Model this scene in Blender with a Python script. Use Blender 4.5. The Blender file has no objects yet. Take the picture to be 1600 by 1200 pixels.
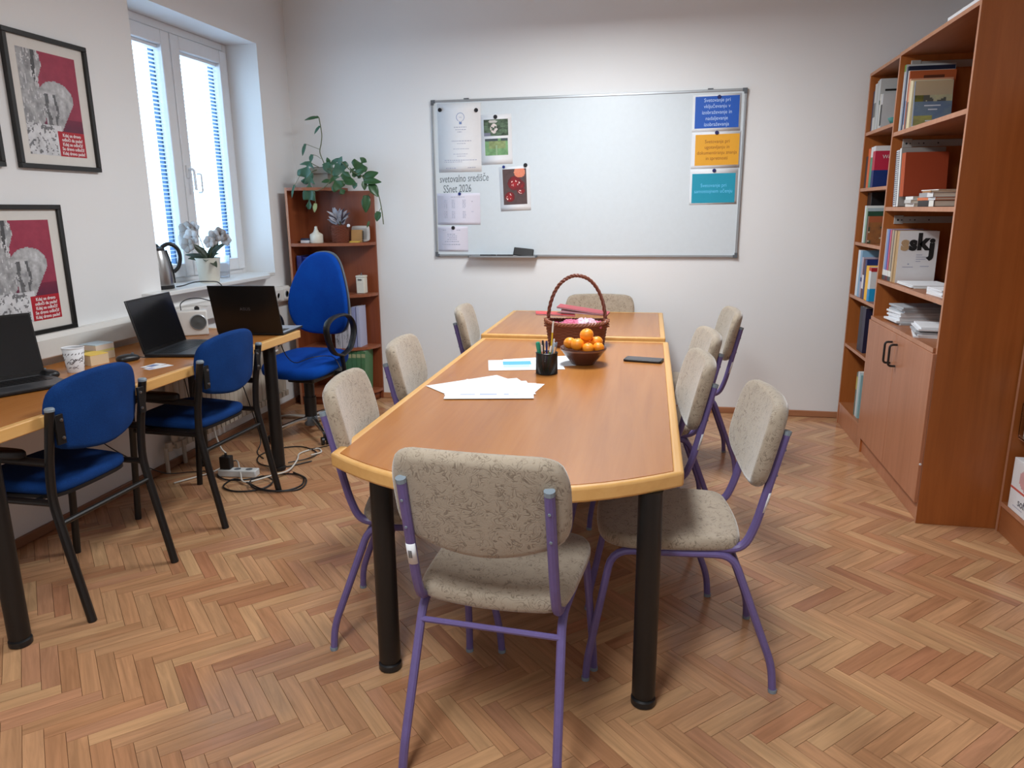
import bpy, bmesh, math, random
from mathutils import Vector, Matrix, Euler, Quaternion
PI = math.pi
R = math.radians
scene = bpy.context.scene
COL = scene.collection
rnd = random.Random(7)

# ------------------------------------------------------------------ camera, world, light, exposure
cam_d = bpy.data.cameras.new('camera')
cam_d.sensor_width = 36.0
cam_d.lens = 25.737
cam_d.clip_start = 0.05
cam = bpy.data.objects.new('camera', cam_d)
COL.objects.link(cam)
def _cam_matrix(pitch, yaw, roll):
    cy, sy, cp, sp = math.cos(yaw), math.sin(yaw), math.cos(pitch), math.sin(pitch)
    fwd = Vector((-sy*cp, cy*cp, -sp)); right = Vector((cy, sy, 0)); up = right.cross(fwd)
    c, s = math.cos(roll), math.sin(roll)
    r2 = right*c + up*s; u2 = up*c - right*s
    return Matrix(((r2.x, u2.x, -fwd.x, 0), (r2.y, u2.y, -fwd.y, 0), (r2.z, u2.z, -fwd.z, 1.5), (0, 0, 0, 1)))
cam.matrix_world = _cam_matrix(0.234111, 0.205301, -0.008797)
scene.camera = cam

scene.view_settings.view_transform = 'Standard'
scene.view_settings.look = 'None'
scene.view_settings.gamma = 1.0
scene.view_settings.use_curve_mapping = False
scene.view_settings.exposure = 0.0

world = bpy.data.worlds.new('overcast_sky')
scene.world = world
world.use_nodes = True
wn = world.node_tree.nodes
wn['Background'].inputs[0].default_value = (0.50, 0.75, 1.0, 1)
wn['Background'].inputs[1].default_value = 6.0

def area_light(name, loc, sx, sy, power, color, rot=(0, 0, 0)):
    d = bpy.data.lights.new(name, 'AREA'); d.shape = 'RECTANGLE'; d.size = sx; d.size_y = sy
    d.energy = power; d.color = color
    o = bpy.data.objects.new(name, d); COL.objects.link(o); o.location = loc; o.rotation_euler = rot
    return o
LAMPS = [(-0.5, 3.9, 64), (-0.6, 0.5, 62)]
CEIL = 3.15
LAMPZ = 2.78
for lx, ly, lw in LAMPS:
    area_light('ceiling_lamp_light', (lx, ly, LAMPZ-0.012), 0.5, 1.15, lw, (0.91, 0.965, 1.0))

# ------------------------------------------------------------------ materials
def lin(c):
    def f(x):
        x /= 255.0
        return x/12.92 if x <= 0.04045 else ((x+0.055)/1.055)**2.4
    return (f(c[0]), f(c[1]), f(c[2]), 1.0)
class M_:
    def __init__(s, name, rgb, rough=0.5, metal=0.0, spec=0.5):
        s.m = bpy.data.materials.new(name); s.m.use_nodes = True
        s.t = s.m.node_tree; s.n = s.t.nodes; s.b = s.n['Principled BSDF']
        s.b.inputs['Base Color'].default_value = lin(rgb)
        s.b.inputs['Roughness'].default_value = rough
        s.b.inputs['Metallic'].default_value = metal
        s.b.inputs['Specular IOR Level'].default_value = spec
    def link(s, a, b): s.t.links.new(a, b)
    def node(s, ty, **kw):
        n = s.n.new(ty)
        for k, v in kw.items(): setattr(n, k, v)
        return n
    def coords(s, scale, kind='Object'):
        tc = s.node('ShaderNodeTexCoord'); mp = s.node('ShaderNodeMapping')
        mp.inputs['Scale'].default_value = scale
        s.link(tc.outputs[kind], mp.inputs['Vector']); return mp.outputs['Vector']
    def noise(s, vec, scale, detail=4, rough=0.55, dist=0.0):
        n = s.node('ShaderNodeTexNoise'); n.inputs['Scale'].default_value = scale
        n.inputs['Detail'].default_value = detail; n.inputs['Roughness'].default_value = rough
        n.inputs['Distortion'].default_value = dist
        s.link(vec, n.inputs['Vector']); return n
    def ramp(s, fac, stops):
        r = s.node('ShaderNodeValToRGB'); e = r.color_ramp.elements
        e[0].position = stops[0][0]; e[0].color = lin(stops[0][1])
        e[1].position = stops[-1][0]; e[1].color = lin(stops[-1][1])
        for p, c in stops[1:-1]:
            x = e.new(p); x.color = lin(c)
        s.link(fac, r.inputs['Fac']); return r
    def bump(s, h, strength, dist=0.002):
        b = s.node('ShaderNodeBump'); b.inputs['Strength'].default_value = strength
        b.inputs['Distance'].default_value = dist
        s.link(h, b.inputs['Height']); s.link(b.outputs['Normal'], s.b.inputs['Normal'])
_mats = {}
def plain(name, rgb, rough=0.5, metal=0.0, spec=0.5):
    k = (name, rgb, rough, metal)
    if k not in _mats:
        m = M_(name, rgb, rough, metal, spec)
        v = m.noise(m.coords((1, 1, 1)), 35, 3)
        r = m.ramp(v.outputs['Fac'], [(0.25, tuple(c*(0.955 if max(rgb) < 150 else 0.99) for c in rgb)), (0.75, tuple(min(255, c*(1.03 if max(rgb) < 150 else 1.004)) for c in rgb))])
        m.link(r.outputs['Color'], m.b.inputs['Base Color'])
        _mats[k] = m.m
    return _mats[k]
def wood(name, dark, mid, light, axis='z', rough=0.35, spec=0.5, fine=1.0):
    m = M_(name, mid, rough, 0, spec)
    lo, hi = 1.6*fine, 26*fine
    sc = {'x': (lo, hi, hi), 'y': (hi, lo, hi), 'z': (hi, hi, lo)}[axis]
    v = m.coords(sc)
    n1 = m.noise(v, 1.0, 5, 0.6, 0.6)
    sc2 = {'x': (0.5, 5, 5), 'y': (5, 0.5, 5), 'z': (5, 5, 0.5)}[axis]
    n2 = m.noise(m.coords(sc2), 1.0, 2, 0.5, 0.3)
    mx = m.node('ShaderNodeMath', operation='MULTIPLY_ADD'); mx.inputs[1].default_value = 0.55
    m.link(n1.outputs['Fac'], mx.inputs[0])
    m2 = m.node('ShaderNodeMath', operation='MULTIPLY'); m2.inputs[1].default_value = 0.45
    m.link(n2.outputs['Fac'], m2.inputs[0]); m.link(m2.outputs[0], mx.inputs[2])
    r = m.ramp(mx.outputs[0], [(0.32, dark), (0.5, mid), (0.68, light)])
    m.link(r.outputs['Color'], m.b.inputs['Base Color'])
    m.bump(n1.outputs['Fac'], 0.04, 0.001)
    return m.m
def fabric(name, dark, mid, light, scale=420, bump=0.25, sheen=0.0):
    m = M_(name, mid, 0.9, 0, 0.2)
    v = m.coords((1, 1, 1))
    n = m.noise(v, scale, 2, 0.6); n2 = m.noise(v, 9, 2)
    a = m.node('ShaderNodeMath', operation='MULTIPLY_ADD'); a.inputs[1].default_value = 0.7
    b = m.node('ShaderNodeMath', operation='MULTIPLY'); b.inputs[1].default_value = 0.3
    m.link(n.outputs['Fac'], a.inputs[0]); m.link(n2.outputs['Fac'], b.inputs[0]); m.link(b.outputs[0], a.inputs[2])
    r = m.ramp(a.outputs[0], [(0.3, dark), (0.5, mid), (0.7, light)])
    m.link(r.outputs['Color'], m.b.inputs['Base Color'])
    m.b.inputs['Sheen Weight'].default_value = sheen
    m.bump(n.outputs['Fac'], bump, 0.001)
    return m.m
def crushed(name):
    # beige velour with fine, broken, curved creases
    m = M_(name, (166, 150, 130), 0.85, 0, 0.2)
    v = m.coords((1, 1, 1))
    def creases(scale, mult, width, seed):
        mp = m.node('ShaderNodeMapping'); mp.inputs['Location'].default_value = (seed, seed*1.7, seed*0.6)
        m.link(v, mp.inputs['Vector'])
        n = m.noise(mp.outputs['Vector'], scale, 1, 0.4, 1.1)
        mu = m.node('ShaderNodeMath', operation='MULTIPLY'); mu.inputs[1].default_value = mult; m.link(n.outputs['Fac'], mu.inputs[0])
        pp = m.node('ShaderNodeMath', operation='PINGPONG'); pp.inputs[1].default_value = 0.5; m.link(mu.outputs[0], pp.inputs[0])
        g = m.noise(mp.outputs['Vector'], scale*1.3, 1)
        gm = m.node('ShaderNodeMapRange'); gm.inputs[1].default_value = 0.42; gm.inputs[2].default_value = 0.58; gm.inputs[3].default_value = 0.16; gm.inputs[4].default_value = 0.0
        m.link(g.outputs['Fac'], gm.inputs[0])
        ad = m.node('ShaderNodeMath', operation='ADD'); m.link(pp.outputs[0], ad.inputs[0]); m.link(gm.outputs[0], ad.inputs[1])
        mr = m.node('ShaderNodeMapRange'); mr.inputs[1].default_value = 0.0; mr.inputs[2].default_value = width; m.link(ad.outputs[0], mr.inputs[0])
        return mr.outputs[0]
    c1 = creases(24, 8.0, 0.25, 0.0); c2 = creases(33, 7.0, 0.25, 3.7)
    mn = m.node('ShaderNodeMath', operation='MINIMUM'); m.link(c1, mn.inputs[0]); m.link(c2, mn.inputs[1])
    fine = m.noise(v, 300, 2)
    mx = m.node('ShaderNodeMath', operation='MULTIPLY_ADD'); mx.inputs[1].default_value = 0.5; m.link(fine.outputs['Fac'], mx.inputs[0]); m.link(mn.outputs[0], mx.inputs[2])
    r = m.ramp(mx.outputs[0], [(0.2, (118, 104, 90)), (0.65, (148, 134, 117)), (0.96, (166, 152, 134)), ])
    m.link(r.outputs['Color'], m.b.inputs['Base Color'])
    m.b.inputs['Sheen Weight'].default_value = 0.5; m.b.inputs['Sheen Roughness'].default_value = 0.4
    m.bump(mx.outputs[0], 0.22, 0.003)
    return m.m
def wallpaint(name, rgb, s=0.035):
    m = M_(name, rgb, 0.9, 0, 0.2)
    v = m.coords((1, 1, 1)); n = m.noise(v, 55, 4); n2 = m.noise(v, 1.1, 2)
    r = m.ramp(n2.outputs['Fac'], [(0.3, tuple(c*0.985 for c in rgb)), (0.7, rgb)])
    m.link(r.outputs['Color'], m.b.inputs['Base Color'])
    m.bump(n.outputs['Fac'], s*3, 0.003)
    return m.m
def painted():
    m = M_('printed_colours', (200, 200, 200), 0.45, 0, 0.4)
    a = m.node('ShaderNodeAttribute'); a.attribute_name = 'ink'
    m.link(a.outputs['Color'], m.b.inputs['Base Color'])
    return m.m
def parquet():
    m = M_('beech_parquet', (190, 140, 95), 0.27, 0, 0.5)
    a = m.node('ShaderNodeAttribute'); a.attribute_name = 'tone'
    g = m.node('ShaderNodeAttribute'); g.attribute_name = 'grain'
    mp = m.node('ShaderNodeMapping'); mp.inputs['Scale'].default_value = (3.0, 42, 42)
    m.link(g.outputs['Vector'], mp.inputs['Vector'])
    n = m.noise(mp.outputs['Vector'], 1.0, 4, 0.6, 0.8)
    r = m.ramp(n.outputs['Fac'], [(0.25, (205, 205, 205)), (0.7, (255, 255, 255))])
    mx = m.node('ShaderNodeMix', data_type='RGBA', blend_type='MULTIPLY'); mx.inputs[0].default_value = 1.0
    m.link(a.outputs['Color'], mx.inputs[6]); m.link(r.outputs['Color'], mx.inputs[7])
    m.link(mx.outputs[2], m.b.inputs['Base Color'])
    n3 = m.noise(m.coords((1, 1, 1), 'Generated'), 7, 3)
    rr = m.node('ShaderNodeMapRange'); rr.inputs[3].default_value = 0.17; rr.inputs[4].default_value = 0.30
    m.link(n3.outputs['Fac'], rr.inputs[0]); m.link(rr.outputs[0], m.b.inputs['Roughness'])
    m.bump(n.outputs['Fac'], 0.05, 0.001)
    return m.m
def glass(name, rgb=(255, 255, 255), rough=0.02, ior=1.45):
    m = M_(name, rgb, rough); m.b.inputs['Transmission Weight'].default_value = 1.0
    m.b.inputs['IOR'].default_value = ior; return m.m
def window_glass():
    m = M_('window_glass', (250, 252, 255), 0.0)
    tr = m.node('ShaderNodeBsdfTransparent'); gl = m.node('ShaderNodeBsdfGlossy'); gl.inputs['Roughness'].default_value = 0.02
    fr = m.node('ShaderNodeFresnel'); ge = m.node('ShaderNodeNewGeometry'); ml = m.node('ShaderNodeMapRange'); ml.inputs[3].default_value = 1.45; ml.inputs[4].default_value = 1/1.45
    m.link(ge.outputs['Backfacing'], ml.inputs[0]); m.link(ml.outputs[0], fr.inputs['IOR'])
    mx = m.node('ShaderNodeMixShader')
    m.link(fr.outputs[0], mx.inputs[0]); m.link(tr.outputs[0], mx.inputs[1]); m.link(gl.outputs[0], mx.inputs[2])
    m.link(mx.outputs[0], m.n['Material Output'].inputs['Surface'])
    return m.m
def emitter(name, rgb, s):
    m = M_(name, rgb); m.b.inputs['Emission Color'].default_value = lin(rgb); m.b.inputs['Emission Strength'].default_value = s
    return m.m
def slat_mat():
    m = M_('blind_slat_white', (238, 242, 246), 0.5)
    d = m.node('ShaderNodeBsdfTranslucent'); d.inputs[0].default_value = (0.85, 0.93, 1.0, 1)
    mx = m.node('ShaderNodeMixShader'); mx.inputs[0].default_value = 0.35
    m.link(m.b.outputs[0], mx.inputs[1]); m.link(d.outputs[0], mx.inputs[2])
    m.link(mx.outputs[0], m.n['Material Output'].inputs['Surface'])
    return m.m

WALL = wallpaint('wall_paint_white', (236, 236, 236))
CEILM = wallpaint('ceiling_paint_white', (232, 230, 227))
PVC = plain('white_pvc', (226, 226, 228), 0.35)
TRUNK = plain('white_trunking_plastic', (222, 219, 214), 0.4)
SILL = plain('white_sill_stone', (228, 228, 226), 0.3)
FLOOR = parquet()
JOINT = plain('dark_floor_joint', (104, 70, 46), 0.8)
CAB = wood('cherry_laminate', (150, 84, 36), (166, 95, 43), (178, 105, 51), 'z', 0.38, 0.5)
CABY = wood('cherry_laminate_along', (140, 84, 48), (156, 96, 58), (168, 106, 66), 'y', 0.36, 0.5)
CABEDGE = wood('cherry_edge_band_sheen', (172, 118, 88), (184, 130, 100), (194, 140, 110), 'z', 0.45)  # paler tone puts the sheen on the front edges into the colour
DOORM = wood('cherry_door_laminate', (166, 108, 76), (178, 118, 86), (188, 128, 96), 'z', 0.36, 0.5)
TOP = wood('beech_table_laminate', (160, 99, 46), (174, 111, 53), (184, 121, 62), 'y', 0.26, 0.6, 0.7)
EDGE = wood('beech_edge_lipping', (204, 152, 88), (214, 164, 98), (222, 174, 110), 'y', 0.35, 0.4)
BLACKM = plain('black_powder_coat', (18, 17, 17), 0.4)
BLACKP = plain('black_plastic', (22, 22, 24), 0.4)
GREYP = plain('grey_plastic', (92, 98, 104), 0.5)
PURPLE = plain('purple_powder_coat', (104, 90, 142), 0.35)
CAPG = plain('grey_end_cap', (128, 140, 150), 0.5)
BEIGE = crushed('beige_crushed_velour')
BLUE = fabric('royal_blue_upholstery', (6, 42, 92), (11, 53, 112), (20, 66, 132))
BLUE2 = fabric('bright_blue_upholstery', (0, 52, 134), (0, 64, 156), (4, 78, 174))
CHROME = plain('chrome', (210, 212, 215), 0.15, 1.0)
STEEL = plain('brushed_steel', (170, 170, 170), 0.3, 1.0)
ALU = plain('aluminium_frame', (168, 172, 176), 0.4, 0.6)
WBOARD = plain('whiteboard_enamel', (212, 220, 225), 0.38)
PAPER = plain('white_paper', (230, 231, 234), 0.7)
PAGES = plain('book_pages', (226, 220, 205), 0.8)
INK = plain('black_print', (20, 20, 22), 0.6)
GREYINK = plain('grey_print', (172, 174, 192), 0.7)
PAINTED = painted()
WICKER = plain('red_brown_wicker', (116, 62, 44), 0.5)
WICKERL = plain('pale_brown_wicker', (140, 84, 62), 0.5)
GLASSM = glass('clear_glass')
LEAF = plain('green_leaf', (46, 84, 46), 0.35)
LEAF2 = plain('blue_green_leaf', (58, 98, 78), 0.35)
STEM = plain('plant_stem', (92, 98, 62), 0.6)
SOIL = plain('potting_soil', (50, 38, 30), 0.9)

# ------------------------------------------------------------------ mesh helpers
class MB:
    def __init__(s): s.v = []; s.f = []; s.mi = []; s.cur = 0
    def add(s, vs, fs):
        o = len(s.v); s.v += [tuple(p) for p in vs]
        for f in fs: s.f.append(tuple(i+o for i in f)); s.mi.append(s.cur)
        return s
    def box(s, x0, x1, y0, y1, z0, z1, M=None):
        vs = [Vector(p) for p in ((x0,y0,z0),(x1,y0,z0),(x1,y1,z0),(x0,y1,z0),(x0,y0,z1),(x1,y0,z1),(x1,y1,z1),(x0,y1,z1))]
        if M: vs = [M @ p for p in vs]
        return s.add(vs, [(0,3,2,1),(4,5,6,7),(0,1,5,4),(1,2,6,5),(2,3,7,6),(3,0,4,7)])
    def tube(s, pts, r, n=8, closed=False, caps=True, flat=1.0, up=None):
        pts = [Vector(p) for p in pts]; N = len(pts)
        rs = r if isinstance(r, (list, tuple)) else [r]*N
        vs = []; fs = []; nrm = None
        for i, p in enumerate(pts):
            if closed: t = pts[(i+1) % N]-pts[i-1]
            else: t = pts[min(i+1, N-1)]-pts[max(i-1, 0)]
            t = t.normalized() if t.length > 1e-9 else Vector((0,0,1))
            if nrm is None:
                a = Vector(up) if up else (Vector((0,0,1)) if abs(t.z) < 0.9 else Vector((1,0,0)))
                nrm = (a-t*a.dot(t)).normalized()
            else:
                nrm = (nrm-t*nrm.dot(t)); nrm = nrm.normalized() if nrm.length > 1e-9 else Vector((1,0,0))
            b = t.cross(nrm)
            for k in range(n):
                an = 2*PI*k/n
                vs.append(p+nrm*(rs[i]*math.cos(an))+b*(rs[i]*flat*math.sin(an)))
        L = N if closed else N-1
        for i in range(L):
            j = (i+1) % N
            for k in range(n):
                k2 = (k+1) % n
                fs.append((i*n+k, i*n+k2, j*n+k2, j*n+k))
        if caps and not closed:
            fs.append(tuple(range(n-1, -1, -1))); fs.append(tuple((N-1)*n+k for k in range(n)))
        return s.add(vs, fs)
    def lathe(s, prof, n=24, c=(0,0,0), M=None, cap0=True, cap1=True):
        vs = []; fs = []; c = Vector(c)
        for r, z in prof:
            for k in range(n):
                a = 2*PI*k/n; vs.append(Vector((r*math.cos(a), r*math.sin(a), z)))
        for i in range(len(prof)-1):
            for k in range(n):
                k2 = (k+1) % n; fs.append((i*n+k, i*n+k2, (i+1)*n+k2, (i+1)*n+k))
        if cap0: fs.append(tuple(range(n-1, -1, -1)))
        if cap1: fs.append(tuple((len(prof)-1)*n+k for k in range(n)))
        vs = [(M @ p if M else p)+c for p in vs]
        return s.add(vs, fs)
    def prism(s, poly, z0, z1, M=None):
        n = len(poly)
        vs = [Vector((x,y,z0)) for x,y in poly]+[Vector((x,y,z1)) for x,y in poly]
        if M: vs = [M @ p for p in vs]
        fs = [tuple(range(n-1,-1,-1)), tuple(range(n,2*n))]+[(i,(i+1)%n,n+(i+1)%n,n+i) for i in range(n)]
        return s.add(vs, fs)
    def ball(s, c, r, nu=16, nv=10, sz=1.0, M=None):
        prof = [(max(r*math.sin(PI*i/nv), 1e-5), -r*sz*math.cos(PI*i/nv)) for i in range(nv+1)]
        return s.lathe(prof, nu, c, M)
    def build(s, name, mat, parent=None, smooth=30, bevel=0, seg=2, solid=0):
        me = bpy.data.meshes.new(name); me.from_pydata(s.v, [], s.f)
        mats = mat if isinstance(mat, (list, tuple)) else [mat]
        for m in mats: me.materials.append(m)
        if len(mats) > 1: me.polygons.foreach_set('material_index', s.mi)
        me.validate(); me.update()
        bm = bmesh.new(); bm.from_mesh(me); bmesh.ops.recalc_face_normals(bm, faces=bm.faces); bm.to_mesh(me); bm.free()
        o = bpy.data.objects.new(name, me); COL.objects.link(o)
        if smooth:
            me.shade_smooth(); me.set_sharp_from_angle(angle=R(smooth))
        if bevel:
            b = o.modifiers.new('bevel', 'BEVEL'); b.width = bevel; b.segments = seg; b.limit_method = 'ANGLE'; b.angle_limit = R(40)
        if solid:
            b = o.modifiers.new('thickness', 'SOLIDIFY'); b.thickness = solid
        if parent: o.parent = parent
        return o
def tag(o, label=None, cat=None, group=None, kind=None):
    if label: o['label'] = label
    if cat: o['category'] = cat
    if group: o['group'] = group
    if kind: o['kind'] = kind
    return o
def thing(name, label, cat, loc=(0,0,0), rot=0, group=None):
    o = bpy.data.objects.new(name, None); COL.objects.link(o); o.empty_display_size = 0.05
    o.location = loc; o.rotation_euler = (0, 0, rot) if isinstance(rot, (int, float)) else tuple(rot)
    return tag(o, label, cat, group)
def struct(o): o['kind'] = 'structure'; return o
def dup(o, loc=None, rot=None, label=None, parent=None):
    c = o.copy(); COL.objects.link(c)
    if parent: c.parent = parent
    if loc is not None: c.location = loc
    if rot is not None: c.rotation_euler = rot if isinstance(rot, (tuple, list)) else (0, 0, rot)
    if label: c['label'] = label
    for ch in list(o.children): dup(ch, parent=c)
    return c
def box(name, mat, parent, x0, x1, y0, y1, z0, z1, bevel=0.0015, M=None):
    return MB().box(x0, x1, y0, y1, z0, z1, M).build(name, mat, parent, smooth=0 if not bevel else 30, bevel=bevel)
def chaikin(p, it=2, closed=True):
    for _ in range(it):
        q = []; n = len(p)
        rng_ = range(n) if closed else range(n-1)
        if not closed: q.append(p[0])
        for i in rng_:
            a, b = Vector(p[i]), Vector(p[(i+1) % n]); q += [a*0.75+b*0.25, a*0.25+b*0.75]
        if not closed: q.append(p[-1])
        p = [Vector(x) for x in q]
    return p
def spline(pts, n=8):
    pts = [Vector(p) for p in pts]; out = []
    P = [pts[0]*2-pts[1]]+pts+[pts[-1]*2-pts[-2]]
    for i in range(1, len(P)-2):
        a, b, c, d = P[i-1:i+3]
        for k in range(n):
            t = k/n
            out.append(0.5*((2*b)+(c-a)*t+(2*a-5*b+4*c-d)*t*t+(3*b-a-3*c+d)*t**3))
    return out+[pts[-1]]
def fillet(pts, r, n=5):
    # polyline with rounded bends
    pts = [Vector(p) for p in pts]; out = [pts[0]]
    for i in range(1, len(pts)-1):
        a, b, c = pts[i-1:i+2]; rr = min(r, (a-b).length*0.48, (c-b).length*0.48)
        p0 = b+(a-b).normalized()*rr; p1 = b+(c-b).normalized()*rr
        for k in range(n+1):
            t = k/n; out.append(p0*(1-t)**2+b*2*t*(1-t)+p1*t*t)
    return out+[pts[-1]]
def pad(outline, t, fn, edge=0.018, rings=(0.75, 0.5, 0.25), dome=0.0):
    # a cushion: closed 2-D outline, thickness t, rounded edges; fn maps (x, y, w) to space
    n = len(outline); cx = sum(p[0] for p in outline)/n; cy = sum(p[1] for p in outline)/n
    hw = max(abs(p[0]-cx) for p in outline); hh = max(abs(p[1]-cy) for p in outline)
    layers = []
    for side in (-1, 1):
        ks = [(edge*(1-math.cos(a)), t/2-edge+edge*math.sin(a)) for a in [PI/2*k/4 for k in range(5)]]
        if side == -1: ks = [(d, -z) for d, z in ks[::-1]]
        lay = [([(cx+(p[0]-cx)*(1-d/hw), cy+(p[1]-cy)*(1-d/hh)) for p in outline], z) for d, z in ks]
        inner = [([(cx+(p[0]-cx)*(1-edge/hw)*q, cy+(p[1]-cy)*(1-edge/hh)*q) for p in outline], side*(t/2+dome*(1-q*q))) for q in rings]
        if side == -1: layers += inner[::-1]+lay
        else: layers += lay+inner
    vs = []; fs = []
    vs.append(fn(cx, cy, -(t/2+dome)))
    for L, z in layers: vs += [fn(x, y, z) for x, y in L]
    vs.append(fn(cx, cy, t/2+dome))
    for i in range(len(layers)-1):
        for k in range(n):
            k2 = (k+1) % n; fs.append((1+i*n+k, 1+i*n+k2, 1+(i+1)*n+k2, 1+(i+1)*n+k))
    e = 1+(len(layers)-1)*n
    for k in range(n):
        fs.append((0, 1+(k+1) % n, 1+k)); fs.append((len(vs)-1, e+k, e+(k+1) % n))
    return MB().add(vs, fs)
def text(body, size, mat, parent, M, align='CENTER', name='lettering', ext=0.0003, shear=0, space=1.0, spacing=1.0, off=0.0):
    c = bpy.data.curves.new(name, 'FONT'); c.body = body; c.size = size; c.align_x = align; c.align_y = 'CENTER'
    c.extrude = ext; c.shear = shear; c.space_line = space; c.space_character = spacing; c.resolution_u = 3
    c.materials.append(mat)
    c.offset = off
    tmp = bpy.data.objects.new(name, c); me = bpy.data.meshes.new_from_object(tmp); bpy.data.objects.remove(tmp); bpy.data.curves.remove(c)
    me.name = name
    o = bpy.data.objects.new(name, me); COL.objects.link(o)
    if not me.materials: me.materials.append(mat)
    if parent: o.parent = parent
    o.matrix_local = M
    return o
def paint(name, w, h, nu, nv, fn, parent, M, t=0.0006):
    # flat print: a sheet whose faces carry an ink colour; u to the right, v downwards
    vs = []; fs = []; cols = []
    for j in range(nv+1):
        for i in range(nu+1): vs.append(M @ Vector((-w/2+w*i/nu, 0, h/2-h*j/nv)))
    for j in range(nv):
        for i in range(nu):
            a = j*(nu+1)+i; fs.append((a, a+nu+1, a+nu+2, a+1)); cols.append(lin(fn((i+0.5)/nu, (j+0.5)/nv)))
    me = bpy.data.meshes.new(name); me.from_pydata(vs, [], fs); me.materials.append(PAINTED)
    at = me.attributes.new('ink', 'FLOAT_COLOR', 'FACE')
    flat = []
    for c in cols: flat += list(c)
    at.data.foreach_set('color', flat)
    me.update()
    o = bpy.data.objects.new(name, me); COL.objects.link(o); o.parent = parent
    return o
def hsh(i, j, s=0):
    x = math.sin(i*127.1+j*311.7+s*74.7)*43758.5453
    return x-math.floor(x)
def vnoise(x, y, s=0):
    i, j = math.floor(x), math.floor(y); fx, fy = x-i, y-j
    fx = fx*fx*(3-2*fx); fy = fy*fy*(3-2*fy)
    a = hsh(i, j, s)*(1-fx)+hsh(i+1, j, s)*fx; b = hsh(i, j+1, s)*(1-fx)+hsh(i+1, j+1, s)*fx
    return a*(1-fy)+b*fy
def fbm(x, y, s=0): return 0.5*vnoise(x, y, s)+0.3*vnoise(x*2.1, y*2.1, s+1)+0.2*vnoise(x*4.3, y*4.3, s+2)
T_ = Matrix.Translation
def RZ(a): return Matrix.Rotation(a, 4, 'Z')
def RX(a): return Matrix.Rotation(a, 4, 'X')
def RY(a): return Matrix.Rotation(a, 4, 'Y')
UPRIGHT = RX(PI/2)           # text lying in XY stood up, reading from -y

# ------------------------------------------------------------------ room shell
XL, XR, YB, YF = -2.88, 1.9, 5.52, -1.6
WY0, WY1, WZ0, WZ1 = 3.79, 5.095, 1.03, 2.652
wl = MB()
wl.box(XL-0.42, XL, YF, WY0, 0, CEIL); wl.box(XL-0.42, XL, WY1, YB+0.25, 0, CEIL)
wl.box(XL-0.42, XL, WY0, WY1, 0, WZ0); wl.box(XL-0.42, XL, WY0, WY1, WZ1, CEIL)
struct(wl.build('wall_left', WALL, smooth=0))
struct(MB().box(XL, XR, YB, YB+0.25, 0, CEIL).build('wall_back', WALL, smooth=0))
struct(MB().box(XR, XR+0.25, YF, YB+0.25, 0, CEIL).build('wall_right', WALL, smooth=0))
struct(MB().box(XL-0.42, XR+0.25, YF-0.25, YF, 0, CEIL).build('wall_front', WALL, smooth=0))
struct(MB().box(XL-0.42, XR+0.25, YF-0.25, YB+0.25, CEIL, CEIL+0.2).build('ceiling', CEILM, smooth=0))
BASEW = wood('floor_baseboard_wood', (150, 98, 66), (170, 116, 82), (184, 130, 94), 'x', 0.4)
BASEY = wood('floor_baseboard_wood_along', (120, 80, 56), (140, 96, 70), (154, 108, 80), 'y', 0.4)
struct(box('baseboard_back', BASEW, None, XL, XR, YB-0.018, YB, 0, 0.045, 0.004))
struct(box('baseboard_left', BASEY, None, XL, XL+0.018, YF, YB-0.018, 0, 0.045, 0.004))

# floor: herringbone parquet, one plank at a time
floor = struct(MB().box(XL, XR, YF, YB, -0.2, -0.006).build('floor', JOINT, smooth=0))
PW, PN = 0.0542, 5
A0 = Vector((-1.808, 1.914))
da, db = Vector((math.cos(R(-45)), math.sin(R(-45)))), Vector((math.cos(R(45)), math.sin(R(45))))
TONES_ = [((200, 148, 106), 5), ((206, 156, 112), 5), ((192, 138, 96), 4), ((184, 126, 86), 3), ((212, 166, 118), 3), ((176, 114, 78), 1.5), ((222, 180, 130), 1.2), ((190, 132, 100), 2), ((168, 104, 74), 0.7)]
TONES = [(tuple(0.52*c+0.48*m for c, m in zip(a, (196, 149, 112))), b) for a, b in TONES_]
prng = random.Random(11)
def tone():
    t = prng.choices([a for a, b in TONES], [b for a, b in TONES])[0]; k = prng.uniform(0.96, 1.04)
    return lin(tuple(min(255, c*k) for c in t))
def plank_geo(p, dx, dy):
    L, W = PN*PW, PW
    g, e = 0.0002, 0.0006
    h = 0.0; tx, ty = prng.gauss(0, 0.0035), prng.gauss(0, 0.0014)
    off = (prng.uniform(0, 50), prng.uniform(0, 50), prng.uniform(0, 50))
    vs = []; gr = []
    for (a, b, z, ins) in ((0,0,-0.006,g),(1,0,-0.006,g),(1,1,-0.006,g),(0,1,-0.006,g),(0,0,h,g+e),(1,0,h,g+e),(1,1,h,g+e),(0,1,h,g+e)):
        la = a*L+(ins if a == 0 else -ins); lb = b*W+(ins if b == 0 else -ins)
        zz = z if z < -0.001 else z-0.0006+(lb-W/2)*tx+(la-L/2)*ty*0.3
        q = p+dx*la+dy*lb
        vs.append((q.x, q.y, zz)); gr.append((la+off[0], lb+off[1], z+off[2]))
    return vs, gr
PF = [(4,5,6,7),(0,1,5,4),(1,2,6,5),(2,3,7,6),(3,0,4,7)]
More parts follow.
